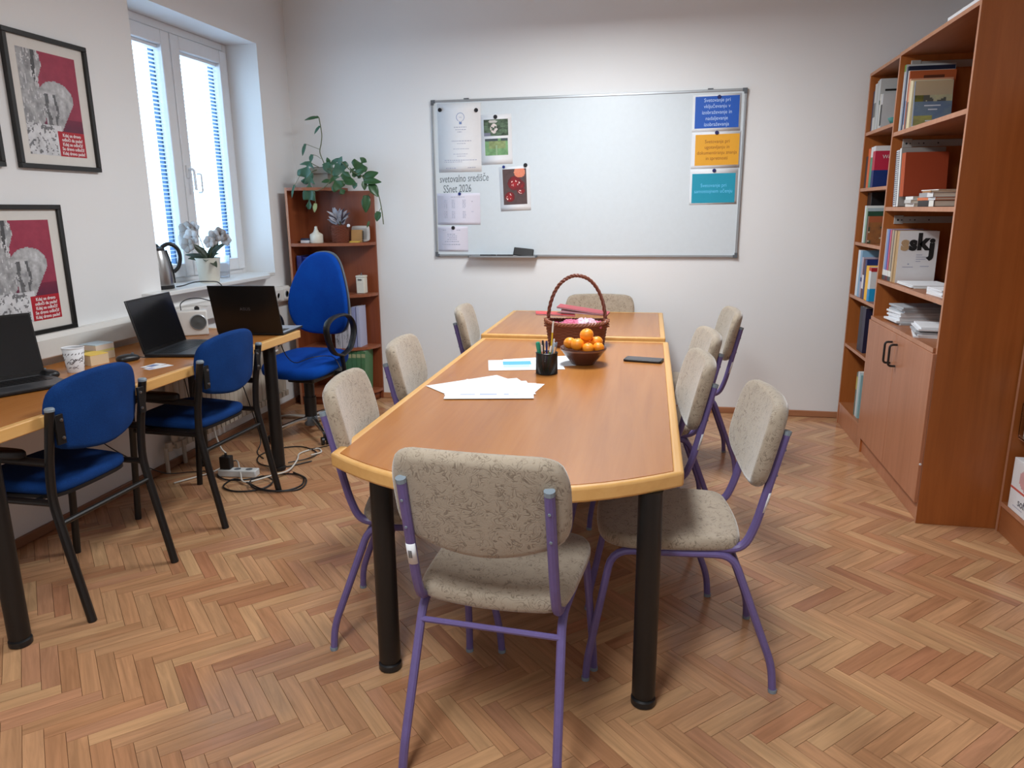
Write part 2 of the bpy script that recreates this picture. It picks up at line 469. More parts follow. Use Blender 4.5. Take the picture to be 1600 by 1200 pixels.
def plank_mesh(name, items):
    vs = []; fs = []; gr = []; tn = []
    for (v, g, t) in items:
        o = len(vs); vs += v; gr += g
        fs += [tuple(i+o for i in f) for f in PF]; tn += [t]*5
    me = bpy.data.meshes.new(name); me.from_pydata(vs, [], fs); me.materials.append(FLOOR)
    a = me.attributes.new('grain', 'FLOAT_VECTOR', 'POINT'); a.data.foreach_set('vector', [c for g in gr for c in g])
    a = me.attributes.new('tone', 'FLOAT_COLOR', 'FACE'); a.data.foreach_set('color', [c for t in tn for c in t])
    bm = bmesh.new(); bm.from_mesh(me); bmesh.ops.recalc_face_normals(bm, faces=bm.faces); bm.to_mesh(me); bm.free()
    o = bpy.data.objects.new(name, me); COL.objects.link(o); o.parent = floor
    return o
cmi = cam.matrix_world.inverted()
planks = []
for b in range(-110, 120):
    for a in range(-120, 120):
        d = (a-b) % (2*PN)
        if d == 0: p = A0+da*(a*PW)+db*(b*PW); dx, dy = da, db
        elif d == PN: # top of a cross plank: cells (a, b..b+n-1) seen from its first cell
            p = A0+da*(a*PW)+db*((b-PN+1)*PW); dx, dy = db, da
        else: continue
        c = p+dx*(PN*PW/2)+dy*(PW/2)
        if not (XL-0.12 < c.x < XR+0.12 and 0.72 < c.y < YB+0.1): continue
        q = cmi @ Vector((c.x, c.y, 0))
        u, v = 0.5+q.x/-q.z*cam_d.lens/36, 0.5+q.y/-q.z*cam_d.lens/36*4/3
        vis = -0.02 < u < 1.02 and v > -0.05
        hidden = -0.95 < c.x < 0.0 and c.y > 2.3
        planks.append((0 if vis and not hidden else 1, -q.z, p, dx, dy))
planks.sort(key=lambda t: t[:2])
rest = []
for i, (hid, dist, p, dx, dy) in enumerate(planks):
    v, g = plank_geo(p, dx, dy); t = tone()
    if i < 295: plank_mesh('plank', [(v, g, t)])
    else: rest.append((v, g, t))
plank_mesh('planks', rest)['kind'] = 'stuff'

# ------------------------------------------------------------------ window
win = bpy.data.objects.new('window_1', None); COL.objects.link(win); win['kind'] = 'structure'
fx0, fx1 = XL-0.31, XL-0.24
wb0, wb1 = WZ0+0.02, WZ1-0.045
m = MB()
m.box(fx0, fx1, WY0, WY0+0.05, wb0, wb1+0.045); m.box(fx0, fx1, WY1-0.05, WY1, wb0, wb1+0.045)
m.box(fx0, fx1, WY0+0.05, WY1-0.05, wb1-0.005, wb1+0.045); m.box(fx0, fx1, WY0+0.05, WY1-0.05, wb0, wb0+0.05)
m.build('window_frame', PVC, win, bevel=0.004)
YM = 4.44
def sash(y0, y1, hand):
    z0, z1 = wb0+0.035, wb1-0.01; w = 0.085; x0, x1 = fx0+0.005, fx1+0.018
    m = MB()
    m.box(x0, x1, y0, y0+w, z0, z1); m.box(x0, x1, y1-w, y1, z0, z1)
    m.box(x0, x1, y0+w, y1-w, z0, z0+w); m.box(x0, x1, y0+w, y1-w, z1-w, z1)
    s = m.build('sash', PVC, win, bevel=0.006)
    MB().box(x0+0.012, x0+0.018, y0+w, y1-w, z0+w, z1-w).build('pane', WGLASS, s, smooth=0)
    MB().box(x0-0.012, x0+0.022, y1-w-0.012, y1-w, z0+w, z1-w).build('jamb_shade_strip', JAMB_SHADE, s, smooth=0)  # added dark strip: blue shade of the outer jamb, put into its colour
    zt = z1-w-0.02; sp = 0.0245; n = int((zt-z0-w)/sp)
    box('blind_rail', PVC, s, x0+0.03, x0+0.052, y0+w+0.004, y1-w-0.004, zt, zt+0.018)
    me = None
    for i in range(n):
        zc = zt-0.008-i*sp
        if me is None:
            b = MB(); L = y1-w-y0-w-0.012
            v = []; 
            for k in range(5):
                a = (k/4-0.5); v += [(a*0.024*math.cos(R(12)), -L/2, a*0.024*math.sin(R(12))+0.0015*math.cos(a*PI)), (a*0.024*math.cos(R(12)), L/2, a*0.024*math.sin(R(12))+0.0015*math.cos(a*PI))]
            b.add(v, [(2*k, 2*k+1, 2*k+3, 2*k+2) for k in range(4)])
            o = b.build('blind_slat', SLAT, s); me = o.data
        else:
            o = bpy.data.objects.new('blind_slat', me); COL.objects.link(o); o.parent = s
        o.location = (x0+0.042, (y0+y1)/2, zc)
    return s, x1
JAMB_SHADE = plain('blue_jamb_shade', (44, 84, 124), 0.6); WGLASS = window_glass(); SLAT = slat_mat()
s1_, sx = sash(WY0+0.035, YM-0.004, 1)
s2_, sx = sash(YM+0.004, WY1-0.035, -1)
def handle(parent, y, z, mat):
    m = MB(); m.box(sx, sx+0.012, y-0.015, y+0.015, z-0.04, z+0.04)
    m.tube(fillet([(sx+0.01, y, z+0.015), (sx+0.05, y, z+0.015), (sx+0.055, y, z-0.12)], 0.018), 0.009, 8)
    m.build('window_handle', mat, parent, bevel=0.002)
handle(s2_, YM+0.035, 1.76, PVC)
m = MB(); m.tube(fillet([(sx, YM+0.14, 1.75), (sx+0.03, YM+0.14, 1.75), (sx+0.03, YM+0.14, 1.63), (sx, YM+0.14, 1.63)], 0.02), 0.006, 8)
m.build('blind_handle', PVC, s2_)
# sill board
sl = MB(); sl.prism([(fx1, WY0+0.001), (XL, WY0+0.001), (XL, 3.62), (XL+0.085, 3.62), (XL+0.085, 4.86), (XL+0.07, 4.9), (XL, 4.98), (XL, WY1-0.001), (fx1, WY1-0.001)], 1.03, 1.055)
struct(sl.build('window_sill', SILL, bevel=0.004))

# ------------------------------------------------------------------ radiator under the window
rad = thing('radiator', 'cream sectioned radiator on the left wall under the window', 'radiator', (XL+0.055, 3.68, 0))
RADM = plain('cream_radiator_enamel', (196, 186, 172), 0.4)
me = None
for i in range(27):
    if me is None:
        m = MB(); m.tube([(0, 0, 0.17), (0, 0, 0.70)], 0.018, 8, flat=1.6)
        m.box(-0.03, 0.03, -0.02, 0.02, 0.13, 0.17); m.box(-0.03, 0.03, -0.02, 0.02, 0.69, 0.73)
        o = m.build('section', RADM, rad, bevel=0.004); me = o.data
    else:
        o = bpy.data.objects.new('section', me); COL.objects.link(o); o.parent = rad
    o.location = (0, i*0.05, 0)
for y in (0.1, 1.2): MB().tube([(-0.02, y, 0.16), (-0.02, y, 0.0)], 0.012, 8).build('foot', RADM, rad)
m = MB(); m.tube([(0, -0.02, 0.15), (0, -0.09, 0.15), (0, -0.09, 0.0)], 0.012, 8); m.lathe([(0.02, 0), (0.02, 0.05)], 12, (0, -0.06, 0.13)); m.build('valve', RADM, rad)

# ------------------------------------------------------------------ cable trunking with sockets
tr = thing('cable_trunking', 'white plastic cable trunking running along the left wall above the desk', 'cable trunking', (XL, 0, 0))
MB().prism([(0, 0.835), (0.055, 0.835), (0.062, 0.842), (0.062, 0.925), (0.045, 0.947), (0, 0.947)], -5.2, 1.5, RX(PI/2)).build('channel', TRUNK, tr, bevel=0.002)
def socket(y, mat, name='wall_socket', lab=None):
    s = MB().box(0.062, 0.07, y-0.04, y+0.04, 0.85, 0.93).build(name, TRUNK, tr, bevel=0.003)
    MB().lathe([(0.024, 0), (0.022, 0.004), (0.019, 0.004), (0.018, -0.006)], 20, (0.07, y, 0.89), RY(PI/2)).build('socket_well', mat, s)
socket(5.12, GREYP); socket(4.99, TRUNK)

# ------------------------------------------------------------------ conference tables
def table(loc, rot, w, d, z, bow, label, name='conference_table'):
    t = thing(name, label, 'table', loc, rot)
    # outline: x in [-w/2, w/2], y from 0 (bowed near end) to d
    def outl(off):
        n = 16; pts = []
        for i in range(n+1):
            x = -w/2+off+(w-2*off)*i/n; pts.append((x, off*0.9-bow*(1-(2*x/w)**2)+(0.0 if bow == 0 else 0)))
        return pts+[(w/2-off, d-off), (-w/2+off, d-off)]
    MB().prism(outl(0.032), z-0.044, z).build('tabletop', TOP, t, smooth=0)
    o, i = outl(0), outl(0.0322); n = len(o)
    e = MB()
    vs = [(p[0], p[1], z-0.046) for p in o]+[(p[0], p[1], z+0.0005) for p in o]+[(p[0], p[1], z-0.046) for p in i]+[(p[0], p[1], z+0.0005) for p in i]
    fs = []
    for k in range(n):
        k2 = (k+1) % n
        fs += [(k, k2, n+k2, n+k), (n+k, n+k2, 3*n+k2, 3*n+k), (2*n+k2, 2*n+k, 3*n+k, 3*n+k2), (k2, k, 2*n+k, 2*n+k2)]
    e.add(vs, fs).build('edge_lipping', EDGE, t, bevel=0.008, seg=3)
    return t
def table_leg(t, x, y, h, r=0.036):
    l = MB().lathe([(r, 0.035), (r, h)], 24, (x, y, 0)).build('leg', BLACKM, t)
    MB().lathe([(r*0.9, 0), (r*1.06, 0.004), (r*1.06, 0.022), (r*0.86, 0.026), (r*0.86, 0.036)], 24, (x, y, 0)).build('levelling_foot', BLACKP, l)
T1Z = 0.753
t1 = table((-0.470, 2.06, 0), R(1.1), 1.098, 2.165, T1Z, 0.225, 'long conference table with a bowed near end, papers and fruit bowl on it')
for x, y in ((-0.385, 0.0), (0.455, -0.04), (-0.40, 1.95), (0.40, 1.95)): table_leg(t1, x, y, T1Z-0.046)
t2 = table((-0.525, 4.236, 0), R(1.1), 1.09, 1.07, 0.773, 0.0, 'square-ended table joined to the far end of the conference table')
for x, y in ((-0.44, 0.10), (0.44, 0.10), (-0.44, 0.96), (0.44, 0.96)): table_leg(t2, x, y, 0.773-0.046)

# ------------------------------------------------------------------ computer desk along the left wall
DZ = 0.80
dk = thing('computer_desk', 'long beech-edged desk along the left wall carrying the laptops', 'desk', (-2.85, 1.62, 0))
DW, DL = 0.705, 2.415
MB().box(0, DW-0.03, 0.03, DL-0.03, DZ-0.044, DZ).build('desktop', TOP, dk, smooth=0)
e = MB(); e.box(DW-0.03, DW, 0, DL, DZ-0.046, DZ+0.0005); e.box(0, DW-0.03, DL-0.03, DL, DZ-0.046, DZ+0.0005); e.box(0, DW-0.03, 0, 0.03, DZ-0.046, DZ+0.0005)
e.build('edge_lipping', EDGE, dk, bevel=0.006, seg=3)
for x, y in ((DW-0.062, 0.31), (DW-0.062, DL-0.27), (0.10, 0.31), (0.14, DL-0.27)): table_leg(dk, x, y, DZ-0.046)
MB().box(DW-0.075, DW-0.03, DL-0.262, DL-0.225, DZ-0.085, DZ-0.055).build('leg_tag', PAPER, dk, bevel=0.001)

# ------------------------------------------------------------------ beige visitor chairs with purple frames
def up_(z): return -0.199-(z-0.518)*0.2326
def visitor_chair(label):
    t = thing('conference_chair', label, 'chair', (0,0,0), 0, 'beige chairs around the conference tables')
    # local frame: +y forward, +x right
    so = chaikin([(-0.195,-0.165),(-0.10,-0.178),(0.0,-0.183),(0.10,-0.178),(0.195,-0.165),(0.212,-0.10),(0.222,0.08),(0.222,0.20),(0.17,0.265),(0,0.278),(-0.17,0.265),(-0.222,0.20),(-0.222,0.08),(-0.212,-0.10)], 2)
    pad(so, 0.048, lambda x, y, w: (x, y, 0.492+w-0.006*(1-(x/0.22)**2)), 0.02, dome=0.004).build('seat', BEIGE, t, smooth=60)
    bo = chaikin([(-0.229,0.728),(-0.232,0.79),(-0.230,0.870),(-0.205,0.928),(-0.10,0.934),(0.0,0.935),(0.10,0.934),(0.205,0.928),(0.230,0.870),(0.232,0.79),(0.229,0.728),(0.205,0.685),(0.11,0.652),(0.0,0.637),(-0.11,0.652),(-0.205,0.685)], 2)
    pad(bo, 0.050, lambda x, y, w: (x, up_(y)+0.0375-0.024+0.034*(x/0.23)**2+w, y+w*0.23), 0.024, dome=0.003).build('backrest', BEIGE, t, smooth=60)
    for s in (-1, 1):
        fl = fillet([(s*0.218, 0.302, 0.0), (s*0.2155, 0.297, 0.075), (s*0.197, 0.225, 0.455), (s*0.195, 0.05, 0.455)], 0.06)
        l = MB().tube(fl, 0.0125, 10).build('leg', PURPLE, t)
        MB().lathe([(0.0135, 0), (0.0138, 0.012)], 10, (s*0.218, 0.302, 0)).build('foot_cap', CAPG, l)
        rl = fillet([(s*0.195, 0.05, 0.455), (s*0.195, -0.145, 0.455), (s*0.2105, -0.283, 0.088), (s*0.218, -0.289, 0.0)], 0.05)
        l = MB().tube(rl, 0.0125, 10).build('leg', PURPLE, t)
        MB().lathe([(0.0135, 0), (0.0138, 0.012)], 10, (s*0.218, -0.289, 0)).build('foot_cap', CAPG, l)
        pp = fillet([(s*0.188, 0.10, 0.470), (s*0.188, -0.175, 0.474), (s*0.188, up_(0.55), 0.55), (s*0.188, up_(0.852), 0.852)], 0.07)
        po = MB().tube(pp, 0.0135, 10).build('back_post', PURPLE, t)
        MB().tube([(s*0.188, up_(0.846), 0.846), (s*0.188, up_(0.858), 0.858)], 0.0142, 10).build('post_cap', CAPG, po)
        m = MB()
        for z in (0.72, 0.80): m.tube([(s*0.188, up_(z)-0.0125, z-0.003), (s*0.188, up_(z)-0.0145, z-0.0035)], 0.004, 8)
        m.build('rivets', CAPG, po)
        if s == -1:
            vs = []
            for z in (0.600, 0.664):
                for k in range(9):
                    a = R(-165+150*k/8); vs.append((s*0.188+0.0141*math.cos(a), up_(z)+0.0141*math.sin(a), z))
            MB().add(vs, [(k, k+1, 10+k, 9+k) for k in range(8)]).build('inventory_sticker', PAPER, po, solid=0.0003)
            m = MB()
            for k in range(6): m.box(s*0.188-0.005, s*0.188+0.005, up_(0.622+k*0.004)-0.0149, up_(0.622+k*0.004)-0.0140, 0.622+k*0.004, 0.6236+k*0.004)
            m.build('barcode', INK, po, smooth=0)['kind'] = 'stuff'
    MB().tube([(-0.2, -0.168, 0.405), (0.2, -0.168, 0.405)], 0.0085, 8).build('stretcher', PURPLE, t)
    m = MB()
    for y in (-0.09, 0.17): m.tube([(-0.195, y, 0.462), (0.195, y, 0.462)], 0.008, 8)
    m.build('seat_rail', PURPLE, t)
    return t
chairs = [(-0.416, 1.881, 86.7, 'beige chair with its back to the viewer at the bowed table end'),
 (0.080, 2.354, 184.8, 'nearest beige chair on the right of the table, turned side-on'),
 (-0.838, 2.375, 9.5, 'nearest beige chair on the left of the table, behind the corner'),
 (-0.095, 2.92, 186, 'second beige chair on the right side, tucked under the table'),
 (-0.035, 3.52, 187, 'third beige chair on the right, nearly hidden behind the second'),
 (0.135, 4.33, 184.1, 'farthest beige chair on the right side, pulled out before the wall'),
 (-0.905, 3.13, 6, 'second beige chair on the left side, beside the loose papers'),
 (-0.935, 4.31, 7, 'farthest beige chair on the left side of the joined table'),
 (-0.44, 5.085, -87, 'beige chair facing the viewer at the far table end by the wall')]
vc = visitor_chair(chairs[0][3])
for i, (x, y, a, lab) in enumerate(chairs):
    o = vc if i == 0 else dup(vc, label=lab)
    o.location = (x, y, 0); o.rotation_euler = (0, 0, R(a-90))
    if i == 8: o.scale = (1.08, 1.0, 0.96)

# ------------------------------------------------------------------ blue armchairs at the desk
def blue_chair(label):
    t = thing('blue_armchair', label, 'chair', (0,0,0), 0, 'blue armchairs at the desk')
    so = chaikin([(-0.185,-0.13),(0,-0.14),(0.185,-0.13),(0.205,-0.06),(0.215,0.17),(0.18,0.245),(0,0.255),(-0.18,0.245),(-0.215,0.17),(-0.205,-0.06)], 2)
    pad(so, 0.05, lambda x, y, w: (x, y, 0.498+w+0.03*y), 0.022, dome=0.006).build('seat', BLUE, t, smooth=60)
    MB().prism([(p.x*0.97, p.y*0.97) for p in so], 0.462, 0.476).build('seat_pan', BLACKP, t)
    bo = chaikin([(-0.205,0.665),(-0.224,0.74),(-0.228,0.83),(-0.205,0.895),(-0.12,0.928),(0,0.938),(0.12,0.928),(0.205,0.895),(0.228,0.83),(0.224,0.74),(0.205,0.665),(0.13,0.640),(0,0.620),(-0.13,0.640)], 2)
    pad(bo, 0.04, lambda x, y, w: (x, -0.182-(y-0.64)*0.10+0.055*(x/0.23)**2-0.018+w, y), 0.018, dome=0.006).build('backrest', BLUE, t, smooth=60)
    for s in (-1, 1):
        x = s*0.243
        MB().tube(fillet([(x, -0.248, 0), (x*0.99, -0.154, 0.475), (x*0.99, -0.163, 0.60), (x*0.99, -0.203, 0.822)], 0.05), 0.0165, 12).build('leg', BLACKM, t)
        MB().lathe([(0.0172, 0), (0.0178, 0.008), (0.014, 0.013)], 12, (x*0.99, -0.203, 0.818)).build('post_cap', CAPG, t)
        MB().tube(fillet([(x, 0.252, 0), (x, 0.205, 0.632), (x, -0.165, 0.622)], 0.07), 0.0155, 12).build('leg', BLACKM, t)
        MB().tube([(x*0.985, -0.155, 0.466), (x*0.985, 0.215, 0.466)], 0.013, 10).build('seat_rail', BLACKM, t)
        pad(chaikin([(x-0.026,-0.07),(x+0.026,-0.07),(x+0.026,0.19),(x-0.026,0.19)], 2), 0.036, lambda a, b, w: (a, b, 0.650+w), 0.012).build('armrest', BLACKP, t, smooth=50)
        xs = sorted((s*0.196, s*0.232))
        br = MB().box(xs[0], xs[1], -0.213, -0.203, 0.69, 0.80).build('back_bracket', BLACKM, t, bevel=0.001)
        for z in (0.712, 0.778): MB().lathe([(0.0065, 0), (0.0055, 0.004), (0.002, 0.005)], 10, (s*0.207, -0.213, z), RX(PI/2)).build('bolt', STEEL, br)
    MB().tube([(-0.24, -0.172, 0.385), (0.24, -0.172, 0.385)], 0.0105, 10).build('stretcher', BLACKM, t)
    m = MB()
    for y in (-0.06, 0.16): m.tube([(-0.24, y, 0.462), (0.24, y, 0.462)], 0.009, 8)
    m.build('seat_crossbar', BLACKM, t)
    return t
bc = blue_chair('blue armchair with black frame at the desk, nearest the viewer')
bc.location = (-2.315, 2.354, 0); bc.rotation_euler = (0, 0, R(90))
dup(bc, (-2.29, 3.213, 0), R(88), 'blue armchair with black frame at the desk, in front of the middle laptop')

# ------------------------------------------------------------------ swivel office chair
oc = thing('office_chair', 'bright royal blue swivel office chair with loop armrests beside the desk end', 'chair', (-2.36, 4.50, 0), R(-96+90-180))
# local +y forward
so = chaikin([(-0.19,-0.23),(0,-0.25),(0.19,-0.23),(0.245,-0.12),(0.26,0.08),(0.225,0.225),(0.10,0.262),(-0.10,0.262),(-0.225,0.225),(-0.26,0.08),(-0.245,-0.12)], 2)
pad(so, 0.075, lambda x, y, w: (x, y, 0.505+w-0.09*y-0.02*max(0, y/0.26)**2), 0.032, dome=0.008).build('seat', BLUE2, oc, smooth=60)
MB().prism([(p.x*0.9, p.y*0.9) for p in so], 0.435, 0.470).build('seat_shell', BLACKP, oc, bevel=0.01)
bo = chaikin([(-0.13,0.665),(-0.205,0.72),(-0.235,0.83),(-0.225,0.95),(-0.185,1.07),(-0.135,1.17),(-0.06,1.225),(0.06,1.225),(0.135,1.17),(0.185,1.07),(0.225,0.95),(0.235,0.83),(0.205,0.72),(0.13,0.665),(0,0.655)], 2)
def obk(x, y, w): return (x, -0.235-(y-0.66)*0.10+0.05*(x/0.22)**2+0.03*math.sin((y-0.66)*5)+w, y)
pad(bo, 0.05, obk, 0.024, dome=0.006).build('backrest', BLUE2, oc, smooth=60)
pad([(p.x*1.03, 0.94+(p.y-0.94)*1.02) for p in bo], 0.02, lambda x, y, w: obk(x, y, w-0.03), 0.009).build('back_shell', GREYP, oc, smooth=60)
MB().tube(fillet([(0, 0.02, 0.44), (0, -0.30, 0.44), (0, -0.285, 0.85)], 0.08), 0.028, 10, flat=0.4).build('back_support', BLACKP, oc)
m = MB(); m.lathe([(0.040, 0.09), (0.042, 0.26)], 20); m.lathe([(0.034, 0.26), (0.036, 0.42)], 20); m.build('gas_column', BLACKP, oc)
m = MB(); m.box(-0.10, 0.10, -0.17, 0.10, 0.375, 0.44); m.box(-0.06, 0.06, -0.25, -0.12, 0.39, 0.50); m.build('tilt_mechanism', BLACKP, oc, bevel=0.01)
m = MB(); m.tube([(0.05, 0.03, 0.415), (0.22, 0.05, 0.40)], 0.006, 8); m.lathe([(0.014, 0), (0.016, 0.03), (0.01, 0.05)], 10, (0.22, 0.05, 0.40), RY(PI/2)); m.build('height_lever', BLACKP, oc)
MB().lathe([(0.045, 0.06), (0.05, 0.075), (0.045, 0.12), (0.032, 0.13)], 20).build('base_hub', GREYP, oc)
for k in range(5):
    a = R(72*k+66)
    ca, sa = math.cos(a), math.sin(a)
    arm = MB().tube([(ca*r, sa*r, z) for r, z in ((0.03, 0.105), (0.12, 0.102), (0.22, 0.09), (0.30, 0.075))], [0.022, 0.02, 0.017, 0.014], 10, flat=0.8).build('base_arm', CHROME, oc)
    w = MB()
    for s in (-1, 1):
        w.lathe([(0.012, -0.010), (0.026, -0.008), (0.026, 0.008), (0.012, 0.010)], 16, (ca*0.31-sa*s*0.016, sa*0.31+ca*s*0.016, 0.026), RZ(a) @ RX(PI/2))
    w.tube([(ca*0.31, sa*0.31, 0.03), (ca*0.31, sa*0.31, 0.07)], 0.011, 8)
    w.build('caster', BLACKP, arm)
for s in (-1, 1):
    x = s*0.285
    loop = [(x, 0.02, 0.565), (x, -0.09, 0.60), (x, -0.145, 0.69), (x, -0.135, 0.77), (x, -0.06, 0.825), (x, 0.07, 0.832), (x, 0.165, 0.805), (x, 0.19, 0.75), (x, 0.165, 0.67), (x, 0.115, 0.60)]
    lp = spline(loop+[loop[0]], 5)[:-1]
    MB().tube(lp, 0.024, 12, closed=True, flat=0.45, up=(1, 0, 0)).build('armrest', BLACKP, oc)
    MB().tube(fillet([(s*0.12, 0.02, 0.44), (s*0.30, 0.02, 0.44), (s*0.29, 0.03, 0.565)], 0.04), 0.018, 8, flat=0.5).build('arm_bracket', BLACKP, oc)

# ------------------------------------------------------------------ whiteboard and what hangs on it
BX0, BX1, BZ0, BZ1 = -1.737, 0.501, 1.152, 2.286
wbt = thing('whiteboard', 'large aluminium-framed whiteboard on the back wall', 'whiteboard', (0, YB, 0))
MB().box(BX0+0.01, BX1-0.01, -0.016, -0.001, BZ0+0.01, BZ1-0.01).build('writing_surface', WBOARD, wbt, smooth=0)
for nm, b in (('frame_rail', (BX0, BX1, -0.022, 0, BZ1-0.016, BZ1)), ('frame_rail', (BX0, BX1, -0.022, 0, BZ0, BZ0+0.016)), ('frame_rail', (BX0, BX0+0.016, -0.022, 0, BZ0+0.016, BZ1-0.016)), ('frame_rail', (BX1-0.016, BX1, -0.022, 0, BZ0+0.016, BZ1-0.016))):
    MB().box(*b).build(nm, ALU, wbt, bevel=0.002)
for x in (BX0, BX1):
    for z in (BZ0, BZ1):
        sx_ = 1 if x == BX0 else -1; sz_ = 1 if z == BZ0 else -1
        m = MB(); xs = sorted((x-0.002*sx_, x+0.03*sx_)); zs = sorted((z-0.002*sz_, z+0.019*sz_)); m.box(xs[0], xs[1], -0.0245, 0, zs[0], zs[1])
        xs = sorted((x-0.002*sx_, x+0.019*sx_)); zs = sorted((z-0.002*sz_, z+0.034*sz_)); m.box(xs[0], xs[1], -0.0242, 0, zs[0], zs[1])
        m.build('corner_cap', GREYP, wbt, bevel=0.001)
for x in (-1.47, 0.26): box('hanging_clip', GREYP, wbt, x-0.018, x+0.018, -0.02, 0, BZ1, BZ1+0.008, 0.001)
tray = thing('marker_tray', 'narrow aluminium marker tray clipped under the left of the whiteboard', 'tray', (0, YB, 0))
m = MB(); m.box(-1.46, -0.945, -0.085, -0.0225, BZ0-0.003, BZ0); m.box(-1.46, -0.945, -0.088, -0.085, BZ0-0.003, BZ0+0.010); m.box(-1.46, -0.945, -0.0245, -0.0225, BZ0, BZ0+0.014)
m.build('tray_body', ALU, tray, smooth=0)
for x in (-1.46, -0.945): box('end_stop', GREYP, tray, x-0.004, x+0.004, -0.089, -0.0225, BZ0-0.004, BZ0+0.011, 0.001)
er = thing('board_eraser', 'black board eraser leaning on the marker tray', 'eraser', (-1.045, YB-0.06, BZ0+0.004), (R(-18), R(6), 0))
MB().box(-0.075, 0.075, -0.012, 0.012, 0.0, 0.062).build('eraser_body', BLACKP, er, bevel=0.005); MB().box(-0.073, 0.073, 0.012, 0.022, 0.002, 0.060).build('felt', GREYP, er, bevel=0.002)
def marker(x, col, capc, lab, a=0):
    t = thing('board_marker', lab, 'marker', (x, YB-0.055, BZ0+0.0095), a, 'markers in the whiteboard tray')
    MB().tube([(-0.055, 0, 0), (0.03, 0, 0)], 0.0085, 12).build('barrel', plain('marker_barrel', col, 0.4), t); MB().tube([(0.03, 0, 0), (0.068, 0, 0)], [0.0092, 0.0085], 12).build('cap', plain('marker_cap', capc, 0.4), t)
marker(-1.32, (40, 42, 44), (20, 20, 22), 'dark marker lying left in the whiteboard tray'); marker(-1.19, (30, 30, 34), (24, 24, 26), 'black marker lying mid-tray under the whiteboard')
marker(-1.06, (220, 222, 222), (90, 150, 120), 'white marker with green cap beside the board eraser', 0.05)

def magnet(x, z, r, mat, lab, y=-0.0178):
    t = thing('board_magnet', lab, 'magnet', (x, YB+y, z), 0, None)
    MB().lathe([(r, 0), (r, 0.005), (r*0.8, 0.009)], 20, (0, 0, 0), RX(PI/2)).build('magnet_disc', mat, t)
MBLK = plain('black_magnet', (24, 24, 30), 0.4); MBLU = plain('blue_magnet', (22, 44, 120), 0.4); MNAV = plain('navy_magnet', (24, 26, 92), 0.4)
def sheet(name, lab, cat, x0, x1, z0, z1, tilt=0, y=-0.0172, mat=None, curl=0.012):
    t = thing(name, lab, cat, ((x0+x1)/2, YB+y, (z0+z1)/2), (0, tilt, 0))
    w, h = x1-x0, z1-z0; m = MB(); n = 10; vs = []
    for j in range(n+1):
        yy = -curl*max(0, 1-j/n*2.2)**2 if j < n/2 else 0
        for s in (-1, 1): vs.append((s*w/2, yy-0.0004, -h/2+h*j/n))
    m.add(vs, [(2*j, 2*j+1, 2*j+3, 2*j+2) for j in range(n)])
    m.build('paper', mat or PAPER, t, smooth=60, solid=0.0003)
    return t
LILAC = plain('lilac_tinted_paper', (222, 220, 234), 0.7)
def lines(parent, rows, mat=GREYINK, name='printed_text', y=-0.0009):
    m = MB()
    for x0, x1, z, h in rows:
        # words: broken bars
        x = x0
        while x < x1-0.002:
            w = min(prng.uniform(0.006, 0.018), x1-x); m.box(x, x+w, y-0.0002, y, z-h/2, z+h/2); x += w+0.004
    o = m.build(name, mat, parent, smooth=0); o['kind'] = 'stuff'; return o
lb = sheet('notice_sheet', 'tall white notice with a small light bulb drawing, top left of whiteboard', 'notice', -1.692, -1.362, 1.775, 2.262, curl=0)
lines(lb, [(-0.04, 0.055, 0.075, 0.005), (-0.03, 0.05, 0.058, 0.005), (-0.015, 0.02, 0.042, 0.005), (-0.06, 0.09, -0.022, 0.005), (-0.02, 0.05, -0.04, 0.004), (-0.05, 0.07, -0.078, 0.004), (-0.05, 0.06, -0.115, 0.004), (-0.02, 0.045, -0.13, 0.004), (-0.12, 0.13, -0.158, 0.005), (-0.12, 0.02, -0.17, 0.004), (-0.11, -0.03, -0.215, 0.006), (0.06, 0.12, -0.212, 0.006)])
m = MB()
m.tube([(0.010+0.030*math.cos(a), -0.0012, 0.145+0.030*math.sin(a)) for a in [R(-60+20*k) for k in range(16)]], 0.0016, 6)
m.tube([(0.002, -0.0012, 0.118), (0.002, -0.0012, 0.096), (0.018, -0.0012, 0.096), (0.018, -0.0012, 0.118)], 0.0016, 6); m.tube([(0.0, -0.0012, 0.148), (0.006, -0.0012, 0.14), (0.012, -0.0012, 0.148), (0.02, -0.0012, 0.14)], 0.001, 5)
m.box(0.003, 0.017, -0.0014, -0.0008, 0.097, 0.112); m.build('light_bulb_drawing', plain('pale_blue_print', (120, 142, 190), 0.6), lb, smooth=0)
ph = sheet('photo_sheet', 'white sheet with two green garden photos, upper left of whiteboard', 'photo sheet', -1.365, -1.13, 1.825, 2.175, R(-1.2), y=-0.0166, curl=0)
def photo_a(u, v):
    g = fbm(u*9, v*9, 3)
    if (u-0.42)**2/0.02+(v-0.55)**2/0.09 < 1 and fbm(u*8, v*8, 5) > 0.38: return (205+30*g, 195+25*g, 190+25*g)
    if (u-0.38)**2/0.03+(v-0.13)**2/0.008 < 1: return (200, 195, 190)
    if u < 0.28 and v > 0.8: return (120, 122, 140)
    k = 34+120*g; return (k*0.82, k, k*0.80)
def photo_b(u, v):
    g = fbm(u*8, v*8, 9)
    if v < 0.14 and fbm(u*5, 1, 2) > 0.45: return (70, 82, 84)
    if 0.45 < u < 0.54 and v > 0.4: return (150, 175, 140)
    if 0.15 < u < 0.9 and 0.15 < v < 0.6: return (112+50*g, 126+52*g, 84+40*g)
    return (96+45*g, 134+50*g, 92+40*g)
paint('photo_print', 0.182, 0.115, 30, 20, photo_a, ph, T_((0, -0.001, 0.083)))
paint('photo_print', 0.172, 0.118, 30, 20, photo_b, ph, T_((0.0, -0.001, -0.052)))
